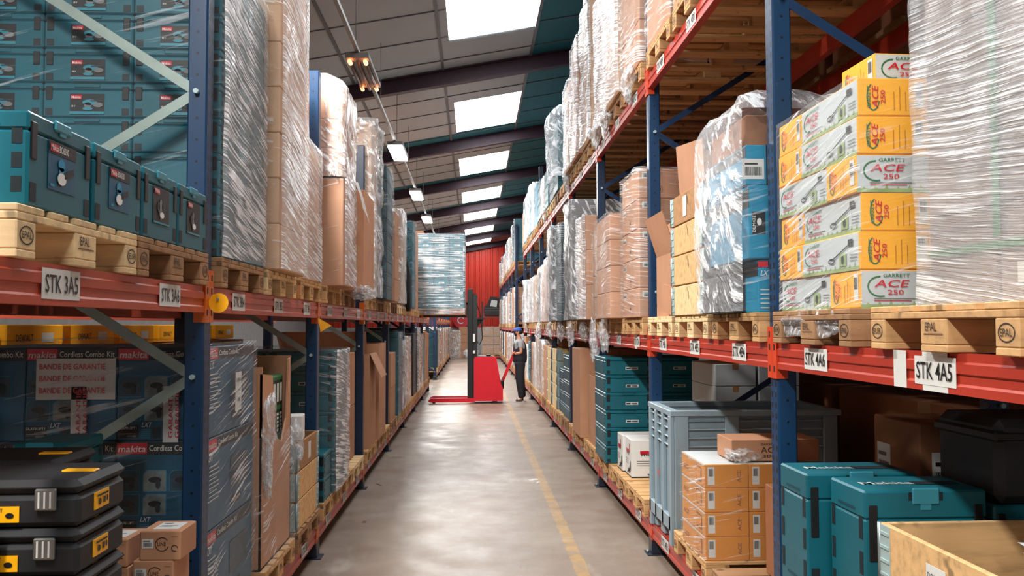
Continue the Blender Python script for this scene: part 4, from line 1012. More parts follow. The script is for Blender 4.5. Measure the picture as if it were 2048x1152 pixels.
# rack behind the STK 3 rack, seen between the shelves
mb = MB(); mb.prism([(0, -.12), (.05, -.12), (.05, 0), (0, 0)], 'y', 1.3, 15.5, 'beam_left'); tag(link('rack_beam', mb.mesh('rack_beam'), None, (-2.52, 0, 1.98)), 'long orange beam of the rack behind the left rack', 'rack beam')
mb = MB(); mb.prism([(0, -.12), (.05, -.12), (.05, 0), (0, 0)], 'y', 1.3, 15.5, 'beam_left'); tag(link('rack_beam', mb.mesh('rack_beam'), None, (-3.6, 0, 1.98)), 'outer orange beam of the rack behind the left rack', 'rack beam')
PYb = carton_proto(.5, .7, .17, 'carton_dark', 'plain', False)
mb = MB(); mb.box((-.25, -.34, 0), (.25, .34, .15), 'yellow', .006); f = Fr(mb, (-.25, -.34, 0), (1, 0, 0), (0, 0, 1)); f.text('DEWALT', .1, .05, .04, 'black', 2, width=.2); f.rect(.35, .04, .45, .1, 'paper', 2)
f = Fr(mb, (.25, -.34, 0), (0, 1, 0), (0, 0, 1)); f.text('DEWALT', .1, .05, .04, 'black', 2, width=.2); f.rect(.4, .04, .55, .1, 'paper', 2)
YB = Proto('yellow_carton', 'carton', mb)
for k in range(7):
    for l in range(1): YB.put((-2.95, 4.6 + .8 * k, 1.66 + .152 * l), f"yellow printed box, {ORD[k]} along the rack behind the left rack", group='yellow boxes in the rack behind')
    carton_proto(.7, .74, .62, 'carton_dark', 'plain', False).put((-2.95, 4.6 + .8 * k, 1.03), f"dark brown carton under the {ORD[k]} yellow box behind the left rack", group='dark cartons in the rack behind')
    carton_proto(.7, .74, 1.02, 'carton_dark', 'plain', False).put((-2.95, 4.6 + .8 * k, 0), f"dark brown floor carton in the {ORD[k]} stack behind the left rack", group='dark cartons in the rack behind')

# ================================================================ STK 4 RACK (right of the aisle), MIDDLE SHELF
ZM = LV[1]['middle'] + PALH
shelf_pallet(1, 0, 1, 'middle', 'wood', y=2.08, ov=.03, note='large tan pallet above sign STK 4A5, under the grey wrapped load')
shelf_pallet(1, 0, 2, 'middle', 'wood_aged', y=3.04, ov=.03, note='film-covered pallet under the yellow detector cartons, above sign STK 4A6')
P = carton_proto(.54, .375, .30, 'carton_grey', 'plain')
for l in range(5):
    for iy in range(2): P.put((1.565 + .278, 2.275 + .39 * iy, ZM + .304 * l), f"{LAYER[l]} {'rear' if iy else 'front'} carton inside the grey wrapped load above STK 4A5", group='cartons in the grey wrapped load')
wrap(1, .135, .76, 2.06, 2.89, ZM + .006, ZM + 1.55, 'dense hazy film with fine streaks around the grey load above STK 4A5', aisle='film_haze', side='film_soft', n=110, dz=.03, amp=.012)
mb = MB(); mb.box((1.560, 2.44, ZM + .2), (1.562, 2.475, ZM + 1.55), 'green'); single('packing_tape', mb, 'green upright packing tape on the grey wrapped load', 'tape')
mb = MB(); mb.box((1.560, 2.09, ZM + .165), (1.562, 2.84, ZM + .19), 'green'); single('packing_tape', mb, 'green level packing tape near the foot of the grey wrapped load', 'tape')
sheet('paper_note', .07, .06, (1.558, 2.36, ZM + .06), (0, -1, 0), 'small white delivery label on the grey wrapped load')
# detector cartons
X0 = 1.42
for l in range(6):
    z = ZM + .1425 * l; big = l not in (0, 3)
    j = random.Random(l).uniform(-.006, .006)
    if big:
        for ix in range(3): DETECT.put((X0 + .1335 + .267 * ix + j, 3.05 + .2675, z), f"{LAYER[l]} yellow detector carton, end towards the camera, {ORD[ix]} from the aisle", group='yellow detector cartons above STK 4A6')
        DETECT.put((X0 + .268 + j, 3.588 + .1335, z), f"{LAYER[l]} yellow detector carton lying crosswise at the rear, by the blue post", rot=math.pi / 2, group='yellow detector cartons above STK 4A6')
    else:
        DETECT.put((X0 + .268 - .006 + j, 3.05 + .1335, z), f"{LAYER[l]} detector carton with its white lettered side towards the camera", rot=math.pi / 2)
        DETECT.put((X0 + .1335 + j, 3.32 + .268, z), f"{LAYER[l]} detector carton behind the crosswise one, white side to the aisle")
DETECT.put((X0 + .40, 3.34, ZM + .1425 * 6), 'single detector carton lying on top of the yellow stack', rot=math.pi / 2 + .05)
wrap(1, .008, .62, 3.042, 3.862, ZM + .006, ZM + .1425 * 6 + .004, 'clear streaked film around the yellow detector cartons', aisle='film_streak_up', side='film_clear', n=96, dz=.03, amp=.004, top='flat')
film_wad((1.395, 3.45, ZM - .05), (.02, .38, .05), 'torn film trailing over the pallet of detector cartons', 7)
# hooded load above STK 4B4
shelf_pallet(1, 1, 0, 'middle', 'wood', y=4.03, note='pallet above sign STK 4B4 under the hooded film load')
shelf_pallet(1, 1, 1, 'middle', 'wood_light', y=4.93, note='pallet above sign STK 4B5 under the wooden collars')
shelf_pallet(1, 1, 2, 'middle', 'wood_light', y=5.83, note='pallet above sign STK 4B6 under the torn open carton')
case_proto(.50, .26, .255, 'charcoal', None).put((1.58, 4.42, ZM), 'dark grey case at the foot of the hooded load above STK 4B4')
case_proto(.50, .26, .255, 'charcoal', None).put((1.58, 4.69, ZM), 'dark grey case behind another at the foot of the hooded load')
def cyan_carton(wx, dy, h, label, loc, art=0):
    mb = MB(); mb.box((-wx / 2, -dy / 2, 0), (wx / 2, dy / 2, h), 'cyan', .005); P = Proto('cyan_carton', 'carton', mb)
    m2 = MB(); f = Fr(m2, (-wx / 2, -dy / 2 - .001, 0), (1, 0, 0), (0, 0, 1))
    if art == 0:
        f.rect(.015, .12, .08, .23, 'black', 1); f.text('DLM432', .03, .13, .014, 'white', 2, width=.08, rot=math.pi / 2); f.ell(.05, .18, .012, .018, 'white', 2); f.rect(.1, .05, .3, .2, 'photo_a', 1)
    elif art == 1:
        f.sticker(-.02, .03, .11, .1, 3); f.text('DLX', .13, .05, .025, 'white', 2); f.rect(.1, .0, .12, h, 'black', 1)
    else:
        f.rect(0, h - .035, wx, h - .003, 'black', 1); f.rect(0, h - .034, .05, h - .006, 'red', 2); f.text('LXT', .012, h - .075, .026, 'white', 2, slant=.25)
        for i in range(5): f.rect(.01, .02 + .022 * i, .09, .026 + .022 * i, 'light_print', 2)
    P.part('front_print', m2); m3 = MB(); m3.box((-wx / 2 - .001, -dy / 2, h * .7), (-wx / 2, dy / 2, h * .95), 'black'); P.part('side_band', m3)
    P.put(loc, label)
cyan_carton(.32, .20, .255, 'bright blue carton with black and red band at the lower corner of the hooded load', (1.388 + .16, 4.18, ZM), 2)
mb = MB(); 
cyan_carton(.42, .70, .36, 'bright cyan carton with black picture label in the middle of the hooded load', (1.345 + .21, 4.42, ZM + .262), 0)
cyan_carton(.42, .66, .20, 'cyan carton with white barcode label near the top of the hooded load', (1.34 + .21, 4.42, ZM + .625), 1)
carton_proto(.44, .6, .16, 'carton_dark').put((1.58, 4.45, ZM + .83), 'dark carton topping the hooded load above STK 4B4')
wrap(1, -.10, .66, 4.062, 4.87, ZM + .006, ZM + 1.0, 'wide crumpled clear film hood over the load above STK 4B4', aisle='film_crumple', side='film_clear', n=110, dz=.03, amp=.016, top='dome', bulge=.025)
# wooden collars
for l, m_ in enumerate(('ply_pale', 'ply', 'ply', 'ply_dark')): COLLAR[m_].put((1.36 + .595, 4.955 + .395, ZM + .2 * l), f"{LAYER[l]} wooden pallet collar with galvanised hinges above STK 4B5", group='collars above STK 4B5', rot=.006 * (l % 2))
sheet('paper_note', .09, .13, (1.357, 5.42, ZM + .64), (0, -1, 0), 'white paper note stapled on the top wooden collar above STK 4B5')
mb = MB(); mb.box((0, 0, 0), (.008, .62, .34), 'carton'); mb.box((0, .615, 0), (.5, .623, .3), 'carton')
o = single('carton_flap_sheet', mb, 'bent brown cardboard sheet sticking up out of the wooden collars', 'cardboard', (1.40, 5.02, ZM + .72)); o.rotation_euler = (.12, -.10, .0)
# torn open cartons above STK 4B6
open_carton(1, 5.90, .62, ZM, .46, .02, 'tall open brown carton with lifted flap above STK 4B6', 'carton', ang=-18)
carton_proto(.5, .5, .24, 'carton').put((1.72, 6.2, ZM + .46), 'brown carton with peeled white tape on the open carton above STK 4B6')
mb = MB(); mb.box((0, 0, 0), (.26, .006, .22), 'carton'); mb.box((0, .0, 0), (.006, .26, .20), 'carton')
o = single('carton_flap_sheet', mb, 'small torn cardboard leaning on the blue post above STK 4B6', 'cardboard', (1.40, 5.86, ZM)); o.rotation_euler = (.15, 0, .1)
# third bay
stack(1, 2, 0, 'middle', 'carton', 5, 1.22, off=-.055, w=.78, nX=2, y=6.85, style='marked', film='flat', wood='wood', loc='labelled wrapped stack past the second blue post, middle shelf', depth=.7)
stack(1, 2, 1, 'middle', 'carton', 4, .97, off=-.15, w=.84, nX=2, y=7.74, film='up', wood='wood')
stack(1, 2, 2, 'middle', 'carton', 4, .95, off=-.07, w=.78, nX=2, y=8.66, film='soft', wood='wood')
stack(1, 3, 0, 'middle', 'carton', 3, 1.2, off=-.12, w=.78, film='silver', amp=.03, near=True)
stack(1, 3, 1, 'middle', 'black_rough', 10, 1.50, off=-.17, w=.72, film='white', near=False, amp=.03)
stack(1, 3, 2, 'middle', 'carton', 4, .9, off=-.03, w=.75, film='silver')
stack(1, 4, 0, 'middle', 'teal_dark', 10, 1.45, off=-.11, w=.76, film='flat', near=False)
stack(1, 4, 1, 'middle', 'black_rough', 10, 1.5, off=-.15, w=.74, film='white', near=False, amp=.03)
stack(1, 4, 2, 'middle', 'carton', 4, 1.12, off=-.06, w=.78, film='silver')
stack(1, 5, 0, 'middle', 'carton_light', 4, 1.15, off=-.05, film='white'); stack(1, 5, 1, 'middle', 'carton', 4, 1.1, off=-.04, film='silver'); stack(1, 5, 2, 'middle', 'charcoal', 6, 1.1, off=-.03, film='white')
stack(1, 6, 0, 'middle', 'carton_light', 4, 1.0, off=-.06, film='white'); stack(1, 6, 1, 'middle', 'white', 3, 1.0, off=-.05, film='white', amp=.04); stack(1, 6, 2, 'middle', 'carton', 4, .9, off=-.05, film='silver')
stack(1, 7, 0, 'middle', 'white', 3, 1.05, off=-.10, film='white', amp=.05); stack(1, 7, 1, 'middle', 'carton', 4, 1.0, off=-.03, film='silver'); stack(1, 7, 2, 'middle', 'carton', 4, 1.0, off=0)
# ================================================================ STK 4 RACK, TOP SHELF
ZT = LV[1]['top'] + PALH
for i, (k, h, n_, st) in enumerate((('carton', 1.3, 4, 'plain'), ('carton', 1.3, 4, 'arrows'), ('carton', 1.35, 4, 'plain'))):
    stack(1, 1, i, 'top', k, n_, h, off=(-.03 if i else .0), w=.8, style=st, film=('silver', 'soft', 'flat')[i], near=False)
for i, (off, w_, h, n_, fm) in enumerate(((-.04, .80, 1.45, 4, 'flat'), (-.06, .8, 1.5, 4, 'silver'), (-.03, .78, 1.42, 4, 'streak'))):
    stack(1, 2, i, 'top', 'carton_light' if i == 1 else 'carton', n_, h, off=off, w=w_, film=fm, near=False, amp=.025)
stack(1, 3, 0, 'top', 'carton_light', 5, 1.68, off=-.05, film='silver', amp=.03); stack(1, 3, 1, 'top', 'carton', 4, 1.50, off=-.08, film='silver', amp=.02); stack(1, 3, 2, 'top', 'carton_light', 4, 1.20, off=-.08, film='silver', amp=.02)
stack(1, 4, 0, 'top', 'teal', 6, .95, off=.0); stack(1, 4, 1, 'top', 'teal', 7, 1.12, off=-.06, film=None)
wrap(1, -.13, 1.2, 13.29, 14.14, ZT + .2, ZT + 1.22, 'billowing clear film hood over the teal cases on the top shelf, fifth bay', aisle='film_crumple', side='film_crumple', top='hood', bulge=.10, amp=.025, n=48)
stack(1, 4, 2, 'top', 'teal_dark', 6, .95, off=-.05)
stack(1, 5, 0, 'top', 'teal', 5, .70, off=-.05, w=.8); stack(1, 5, 1, 'top', 'carton', 3, .7, off=-.03, film='silver'); stack(1, 5, 2, 'top', 'teal', 5, .8, off=-.05)
stack(1, 6, 0, 'top', 'cyan', 4, .9, off=-.03, film='soft'); stack(1, 6, 1, 'top', 'white', 4, 1.05, off=-.04, film='white'); stack(1, 6, 2, 'top', 'cyan', 4, 1.15, off=-.05, film='white')
stack(1, 7, 0, 'top', 'carton', 4, 1.1, off=-.04, film='silver'); stack(1, 7, 1, 'top', 'cyan', 4, 1.1, off=-.04, film='white'); stack(1, 7, 2, 'top', 'carton_light', 3, .9, off=-.04)
# ================================================================ STK 4 RACK, BOTTOM SHELF
ZB = LV[1]['bottom'] + PALH
shelf_pallet(1, 1, 1, 'bottom', 'wood', y=5.03)
P = carton_proto(.30, .62, .150, 'yellow', 'plain')
mb = MB(); mb.box((-.134, -.27, 0), (.134, .27, .141), 'amber', .004, faces={'+z': 'light_print', '-x': 'amber'})
AM = Proto('detector_carton', 'carton', mb)
m2 = MB(); f = Fr(m2, (-.134, -.2705, 0), (1, 0, 0), (0, 0, 1)); f.rect(.02, .02, .062, .125, 'paper', 1); f.barcode(.026, .07, .03, .045, 2, 5); f.text('ACE', .22, .035, .022, 'carton_dark', 2, width=.07, rot=math.pi / 2); AM.part('end_print', m2, 'amber end with white barcode label')
m2 = MB(); f = Fr(m2, (-.1345, .27, 0), (0, -1, 0), (0, 0, 1)); f.rect(0, .132, .54, .141, 'light_print', 1); f.rect(.36, .025, .48, .115, 'carton_dark', 1); f.rect(.37, .035, .47, .105, 'amber', 2); f.text('ACE', .05, .05, .03, 'carton_dark', 2, width=.12, slant=.3); AM.part('side_print', m2, 'amber side with brown print')
for l in range(4):
    for ix in range(2): AM.put((1.375 + .1345 + .2705 * ix, 5.05 + .27, ZB + .1425 * l), f"{LAYER[l]} amber detector carton, {'inner' if ix else 'aisle'} column, low beside the grey bin", group='detector cartons on the bottom shelf')
mb = MB(); mb.box((-.27, -.15, 0), (.27, .15, .13), 'carton', .004); P = Proto('ace_carton', 'carton', mb); m2 = MB(); f = Fr(m2, (-.27, -.151, 0), (1, 0, 0), (0, 0, 1)); f.text('ACE', .18, .05, .035, 'ink', 1, width=.11); f.text('300i', .19, .02, .02, 'ink', 1, width=.09); f.text('GARRETT', .18, .095, .012, 'ink', 1, width=.1); P.part('front_print', m2, 'dark printed lettering')
P.put((1.83, 5.26, ZB + .1425 * 4 + .005), 'plain brown carton lettered ACE lying on the low detector cartons', cat='carton')
wrap(1, -.035, .53, 5.035, 5.60, ZB + .006, ZB + .585, 'loose clear film around the low detector cartons beside the grey bin', aisle='film_streak_up', side='film_clear', n=96, dz=.03, amp=.014, top=None)
film_wad((1.62, 5.12, ZB + .61), (.09, .06, .045), 'small film bunch lying on the low detector cartons', 8)
# grey plastic pallet box
mb = MB(); W_, D_, H_, T_ = 1.16, .70, .90, .03; y0 = 5.94; x0 = 1.375
def GB(a, b_): mb.box((a[0], a[1], a[2]), (b_[0], b_[1], b_[2]), 'bin_grey', .004)
zb = .10
GB((0, 0, zb), (W_, T_, H_)); GB((0, D_ - T_, zb), (W_, D_, H_)); GB((0, T_, zb), (T_, D_ - T_, H_)); GB((W_ - T_, T_, zb), (W_, D_ - T_, H_)); GB((T_, T_, zb), (W_ - T_, D_ - T_, zb + .03))
GB((-.03, -.03, H_), (W_ + .03, .035, H_ + .04)); GB((-.03, D_ - .035, H_), (W_ + .03, D_ + .03, H_ + .04)); GB((-.03, .035, H_), (.035, D_ - .035, H_ + .04)); GB((W_ - .035, .035, H_), (W_ + .03, D_ - .035, H_ + .04))
for y_ in (.0, .22, .45, D_ - .05): GB((-.03, y_ - (.02 if y_ == 0 else 0), 0 if y_ in (0.0, D_ - .05) else zb), (0, y_ + .05, H_))
for x_ in (0, .36, .74, W_ - .10): GB((x_, -.028, zb), (x_ + .10, 0, H_))
for z_ in (.12, .68, .74, .80, .86): GB((-.02, 0, z_), (0, D_, z_ + .012)); GB((0, -.02, z_), (W_, 0, z_ + .012))
GB((-.03, 0, .10), (.0, D_, .20))
R_ = Proto('pallet_box', 'pallet box', mb)
for y_ in (.0, .33, D_ - .12): 
    m2 = MB(); m2.box((0, 0, 0), (W_, .12, .10), 'bin_grey', .01); R_.part('runner', m2, loc=(0, y_, 0))
m2 = MB(); f = Fr(m2, (-.031, .36, .45), (0, -1, 0), (0, 0, 1)); f.ell(.0, .0, .022, .028, 'connector_right'); R_.part('orange_sticker', m2, 'small orange sticker')
R_.put((x0 + .03, y0, .259), 'large grey plastic pallet box with ribbed open sides, bottom shelf beside the second blue post')
# third bay: bare pallet, white cartons, teal cases
shelf_pallet(1, 2, 0, 'bottom', 'wood', y=6.84); shelf_pallet(1, 2, 1, 'bottom', 'wood', y=7.70); shelf_pallet(1, 2, 2, 'bottom', 'wood', y=8.56)
def white_tool_carton(loc, label):
    wx, dy, h = .44, .30, .345; mb = MB(); mb.box((-wx / 2, -dy / 2, 0), (wx / 2, dy / 2, h), 'white', .004); P = Proto('white_tool_carton', 'carton', mb)
    for o_, u, w_ in (((-wx / 2, -dy / 2 - .001, 0), (1, 0, 0), wx), ((-wx / 2 - .001, dy / 2, 0), (0, -1, 0), dy)):
        m2 = MB(); f = Fr(m2, o_, u, (0, 0, 1)); f.rect(0, 0, w_, .012, 'black'); k = w_ / .44
        f.rect(.08 * k, .215, .30 * k, .245, 'red', 1); f.rect(.27 * k, .245, .30 * k, .30, 'red', 1); f.text('makita', .09 * k, .2, .03, 'black', 2, width=.2 * k, slant=.15)
        for i in range(3): f.rect(.05 * k, .15 - .02 * i, .22 * k, .155 - .02 * i, 'grey_text', 1)
        f.poly([(.14 * k, .03), (.34 * k, .08), (.36 * k, .07), (.16 * k, .02)], 'black', 2); f.ell(.36 * k, .10, .03 * k, .05, 'black', 2); f.ell(.22 * k, .06, .03 * k, .012, 'charcoal', 2); f.ell(.30 * k, .06, .015, .03, 'charcoal', 3)
        P.part('printed_panel', m2, 'red and black print')
    P.put(loc, label)
white_tool_carton((1.45 + .22, 7.94, ZB), 'white tool carton with red print, the front one of two on the bottom shelf')
white_tool_carton((1.43 + .22, 8.27, ZB), 'white tool carton with red print, behind the other before the teal cases')
stack(1, 2, 2, 'bottom', 'teal', 6, 1.07, off=-.07, w=.74, nX=2, y=8.6, pal=False, z=ZB, loc='stack behind the white tool cartons, right bottom shelf', near=True, depth=.98)
P = carton_proto(.34, .74, .178, 'light_print', 'plain')
for l in range(6):
    for ix in range(2): P.put((1.96 + .18 + .36 * ix, 7.24, ZB + .18 * l), f"{LAYER[l]} pale grey carton, {'inner' if ix else 'outer'} column behind the grey pallet box", group='pale grey cartons behind the pallet box')
# fourth bay on
for i in range(3): shelf_pallet(1, 3, i, 'bottom', 'wood')
open_carton(1, 9.66, .70, ZB, .80, -.0, 'open brown carton with dark gap, fourth bay, right rack bottom shelf', flap=False)
carton_proto(1.0, .80, 1.10, 'carton').put((1.33 + .5, 10.98, ZB), 'tall plain brown carton, second place, fourth bay, right rack bottom shelf')
stack(1, 3, 2, 'bottom', 'print_blue', 3, .75, off=.02, w=.6, pal=False, z=ZB)
stack(1, 4, 0, 'bottom', 'teal', 5, .95, off=.0, near=True); stack(1, 4, 1, 'bottom', 'teal', 4, .7, off=.02); 
for b_, i_ in ((4, 2), (5, 0)):
    shelf_pallet(1, b_, i_, 'bottom', 'wood')
    for l in range(5): COLLAR['ply_pale'].put((1.40 + .595, slot_y(1, b_, i_) + .4, ZB + .2 * l), f"{LAYER[l]} pale wooden collar, {'third place of the fifth' if b_ == 4 else 'first place of the sixth'} bay, the right rack bottom shelf", group='pale collars far along the right bottom shelf')
carton_proto(.6, .5, .3, 'carton').put((1.9, slot_y(1, 5, 0) + .4, ZB + 1.0), 'brown carton on the pale wooden collars, sixth bay of the right rack')
stack(1, 5, 1, 'bottom', 'carton', 3, 1.0); stack(1, 5, 2, 'bottom', 'carton_light', 3, 1.1, film='white')
stack(1, 6, 0, 'bottom', 'carton_light', 3, 1.15, film='white'); stack(1, 6, 1, 'bottom', 'white', 2, 1.0, film='white'); stack(1, 6, 2, 'bottom', 'carton', 3, 1.0)
stack(1, 7, 0, 'bottom', 'teal', 5, 1.0); stack(1, 7, 1, 'bottom', 'white', 2, .9, film='white'); stack(1, 7, 2, 'bottom', 'carton', 3, 1.1)
# far run beyond the cross aisle
FM = [('carton', 3, 1.2, 'silver'), ('carton', 3, 1.25, None), ('white', 2, 1.1, 'white'), ('teal', 5, 1.3, 'soft'), ('carton_light', 3, 1.2, 'white')]
FT = [('teal', 6, 1.42, 'soft'), ('teal', 6, 1.3, 'white'), ('carton_light', 4, 1.35, 'white'), ('carton', 3, 1.0, None), ('white', 3, 1.15, 'white'), ('carton', 3, .9, 'silver'), ('black_rough', 6, 1.25, 'white'), ('white', 3, 1.1, 'white')]
for b in range(8, 14):
    for i in range(3):
        n_ = (b - 8) * 3 + i
        k = FM[n_ % 5]; stack(1, b, i, 'middle', k[0], k[1], k[2], off=-.03 * (i % 2), nX=1, film=k[3])
        k = FT[min(n_, 7)] if n_ < 8 else FT[3 + n_ % 5]; stack(1, b, i, 'top', k[0], k[1], k[2] - (.15 if n_ > 8 else 0), off=-.03 * (i % 2), nX=1, film=k[3])
        k = FAR[(b * 2 + i) % 7]; stack(1, b, i, 'bottom', k[0], k[1], min(1.1, k[2] - .1), nX=1, film=k[3])
# nearest bay, bottom shelf
def bigcase(loc, label, wx=.45, dy=.29, h=.50, rot=0):
    P = case_proto(wx, dy, h, 'teal', 'tool_b'); o = P.put(loc, label, rot=rot)
    m2 = MB(); f = Fr(m2, (-wx / 2, -dy / 2, h + .001), (1, 0, 0), (0, 1, 0)); f.text('Makita', .05, .12, .045, 'light_print', 1, width=.2); f.rect(.25, .11, .42, .17, 'recess', 1)
    link('lid_lettering', m2.mesh('lid_lettering'), o)['label'] = 'raised pale lettering on the lid'
shelf_pallet(1, 0, 2, 'bottom', 'wood', y=3.0, note='pallet under the two big teal cases, nearest bottom bay of the right rack')
shelf_pallet(1, 0, 1, 'bottom', 'wood', y=2.05, note='pallet under the open wooden crate, nearest bottom bay of the right rack')
bigcase((1.62, 3.15, ZB + .305), 'big teal tool case with red and black label, front one behind the open wooden crate')
case_proto(.45, .29, .30, 'teal', None).put((1.62, 3.15, ZB), 'teal tool case at the bottom under the big front one')
bigcase((1.55, 3.50, ZB + .305), 'big teal tool case set behind the front one, nearest the blue post')
case_proto(.45, .29, .30, 'teal', None).put((1.55, 3.50, ZB), 'teal tool case at the bottom under the big rear one')
case_proto(.40, .29, .30, 'teal', None).put((2.07, 3.15, ZB + .45), 'teal case on the far side of the front big teal case')
case_proto(.40, .29, .44, 'teal', None).put((2.07, 3.15, ZB), 'teal case standing low behind the wooden crate')
P = carton_proto(.62, .40, .99, 'carton_dark', 'marked'); P.put((1.84 + .31, 3.65, ZB), 'large dark brown carton with white label behind the teal cases')
mb = MB(); mb.box((-.3, -.2, 0), (.3, .2, .3), 'black_rough', .03); mb.box((-.31, -.205, .22), (.31, .205, .26), 'black', .01); 
P = Proto('black_case', 'tool case', mb); m2 = MB(); m2.box((-.2, -.215, .1), (-.16, -.2, .17), 'galv_pale', .004); m2.box((.1, -.215, .1), (.14, -.2, .17), 'galv_pale', .004); P.part('clasp', m2, 'pale metal clasp')
P.put((2.16, 3.16, ZB + .76), 'big black rough case with pale clasps on top of the teal cases'); 
pallet(1, 2.05, LV[1]['bottom'] + PALH, 'wood_aged', True, 'second pallet directly under the open wooden crate at the frame edge')
ZC = ZB + PALH
for l in range(3): COLLAR['ply'].put((1.375 + .595, 2.455, ZC + .197 * l), f"{LAYER[l]} wooden collar of the open crate at the frame edge", group='collars of the open crate')
film_wad((1.88, 2.45, ZC + .57), (.24, .18, .09), 'crumpled grey plastic bag lying in the open wooden crate', 11)
film_wad((1.95, 2.45, ZC + .24), (.24, .18, .09), 'dark plastic bag at the bottom of the open wooden crate', 12, mat='bag_dark')
def dga(f): f.text('DGA 506', .012, .03, .022, 'ink', 2, width=.08)
sheet('paper_note', .105, .075, (1.371, 2.55, ZC + .46), (0, -1, 0), 'white handwritten tag lettered DGA 506 on the open wooden crate', dga)
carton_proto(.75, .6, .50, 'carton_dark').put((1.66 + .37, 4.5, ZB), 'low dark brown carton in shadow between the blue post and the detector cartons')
shelf_pallet(1, 1, 0, 'bottom', 'wood_aged', y=4.1)
carton_proto(.6, .7, .45, 'carton_dark').put((2.6, 5.25, ZB), 'dark carton at the rear, behind the low detector cartons')
# rack behind STK 4 seen through the gaps
for z_, n_ in ((1.715, 'middle'), (3.81, 'top')):
    for x_, q_ in ((2.88, 'inner'), (3.78, 'outer')):
        mb = MB(); mb.prism([(0, -.12), (.05, -.12), (.05, 0), (0, 0)], 'y', 3.9, 11.6, 'beam_right'); tag(link('rack_beam', mb.mesh('rack_beam'), None, (x_, 0, z_)), f'{q_} long red beam, {n_} shelf of the rack behind the right rack', 'rack beam')
for k, y_ in enumerate((3.84, 11.66)):
    r = link('upright_frame', None, None, (2.9, y_, 0)); tag(r, f"blue upright frame, {ORD[k]} of the rack behind the right rack", 'rack upright')
    for x_ in (0, .9): link('post', post_mesh(1, 5.0, 'post_navy'), r, (x_, 0, 0))
for k in range(5):
    for z_, h_, n_ in ((0, 1.3, 'floor'), (1.72, 1.2, 'middle shelf'), (3.815, 1.0, 'top shelf')):
        y_ = 4.7 + 1.35 * k
        if z_:
            mb = MB(); mb.box((-.5, -.6, 0), (.5, .6, .04), 'wood_aged'); single('shelf_board', mb, f"brown shelf board under the {ORD[k]} dark carton, {n_}, behind the right rack", 'shelf board', (3.35, y_, z_))
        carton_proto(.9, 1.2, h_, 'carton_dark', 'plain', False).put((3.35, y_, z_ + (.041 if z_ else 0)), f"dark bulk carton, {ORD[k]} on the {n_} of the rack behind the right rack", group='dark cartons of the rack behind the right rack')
# loose film hanging over the shelf edges
for k, (y_, z_, a, b_, c_) in enumerate(((8.75, 1.72, .05, .16, .16), (9.5, 1.62, .05, .10, .22), (10.4, 1.74, .05, .25, .12), (11.8, 1.7, .05, .2, .16), (13.2, 1.72, .05, .3, .14), (15.0, 1.72, .06, .35, .14), (17.5, 1.7, .06, .3, .15), (21.6, 1.8, .05, .3, .14))):
    film_wad((1.36, y_, z_), (a, b_, c_), f"loose film bunch over the right middle beam, {ORD[k]} from the second blue post", 20 + k, .0, 'film_crumple')
for k, (y_, z_) in enumerate(((7.3, 3.9), (8.6, 3.88), (9.3, 3.9), (12.2, 3.9), (16, 3.9))): film_wad((1.36, y_, z_), (.06, .25, .12), f"loose film bunch over the right top beam, {ORD[k]} along the aisle", 40 + k, .2, 'film_white')

# ================================================================ ELECTRIC STACKER, RAISED LOAD, WORKER
ST = link('pallet_stacker', None, None, (0, 20, 0)); tag(ST, 'red electric pallet stacker with black raised mast in the middle of the aisle', 'forklift')
def sp(name, mb, label=None, parent=None): o = link(name, mb.mesh(name), parent or ST); (o.__setitem__('label', label) if label else None); return o
mb = MB(); pr = [(.02, .06), (.02, 1.03), (.07, 1.075), (.47, 1.075), (.54, 1.03), (.58, .80), (.65, .42), (.69, .36), (.69, .06)]
mb.prism(pr, 'y', -.36, .36, 'red'); body = sp('body_cover', mb, 'glossy red body cover')
mb = MB(); mb.prism([(.50, .3), (.60, .3), (.555, .86), (.51, .86)], 'y', -.363, -.359, 'red'); sp('side_seam', mb)
mb = MB(); mb.box((.08, -.30, 1.075), (.46, .30, 1.085), 'charcoal'); mb.box((.3, -.2, 1.085), (.42, -.05, 1.12), 'black', .01); sp('control_panel', mb)
mb = MB(); mb.box((.60, -.12, .30), (.72, .12, .52), 'black', .03); sp('tiller_base', mb)
for yy in (-.28, .28):
    mb = MB(); mb.prism([(-1.02, .035), (-1.02, .09), (-.94, .125), (.04, .125), (.04, .035)], 'y', yy - .07, yy + .07, 'red'); lg = sp('support_leg', mb, 'red straddle leg')
    mb = MB(); mb.cyl((-.9, yy - .06, .04), (-.9, yy + .06, .04), .04, 'charcoal', 16); sp('load_wheel', mb, None, lg)
    mb = MB(); mb.box((-.12, yy - .045, .08), (.0, yy + .045, 2.64), 'black', .006); mb.box((-.13, yy - .02, .1), (-.115, yy + .02, 2.6), 'charcoal'); sp('inner_mast', mb)
    mb = MB(); mb.box((.0, yy - .055, .06), (.10, yy + .055, 2.50), 'black_rough', .006); sp('outer_mast', mb)
    mb = MB(); mb.box((-1.15, yy * .72 - .06, 1.985), (-.13, yy * .72 + .06, 2.03), 'charcoal', .004); sp('fork', mb, 'black lifted fork')
    mb = MB(); mb.cyl((.5, yy - .03, .06), (.5, yy + .03, .06), .06, 'charcoal', 16); sp('castor', mb)
mb = MB(); mb.box((-.16, -.34, 1.985), (-.125, .34, 2.32), 'black'); mb.box((-.16, -.34, 2.28), (-.12, .34, 2.36), 'charcoal'); sp('fork_carriage', mb)
mb = MB()
for z_ in (.3, 1.1, 2.46): mb.box((0, -.24, z_), (.08, .24, z_ + .07), 'black')
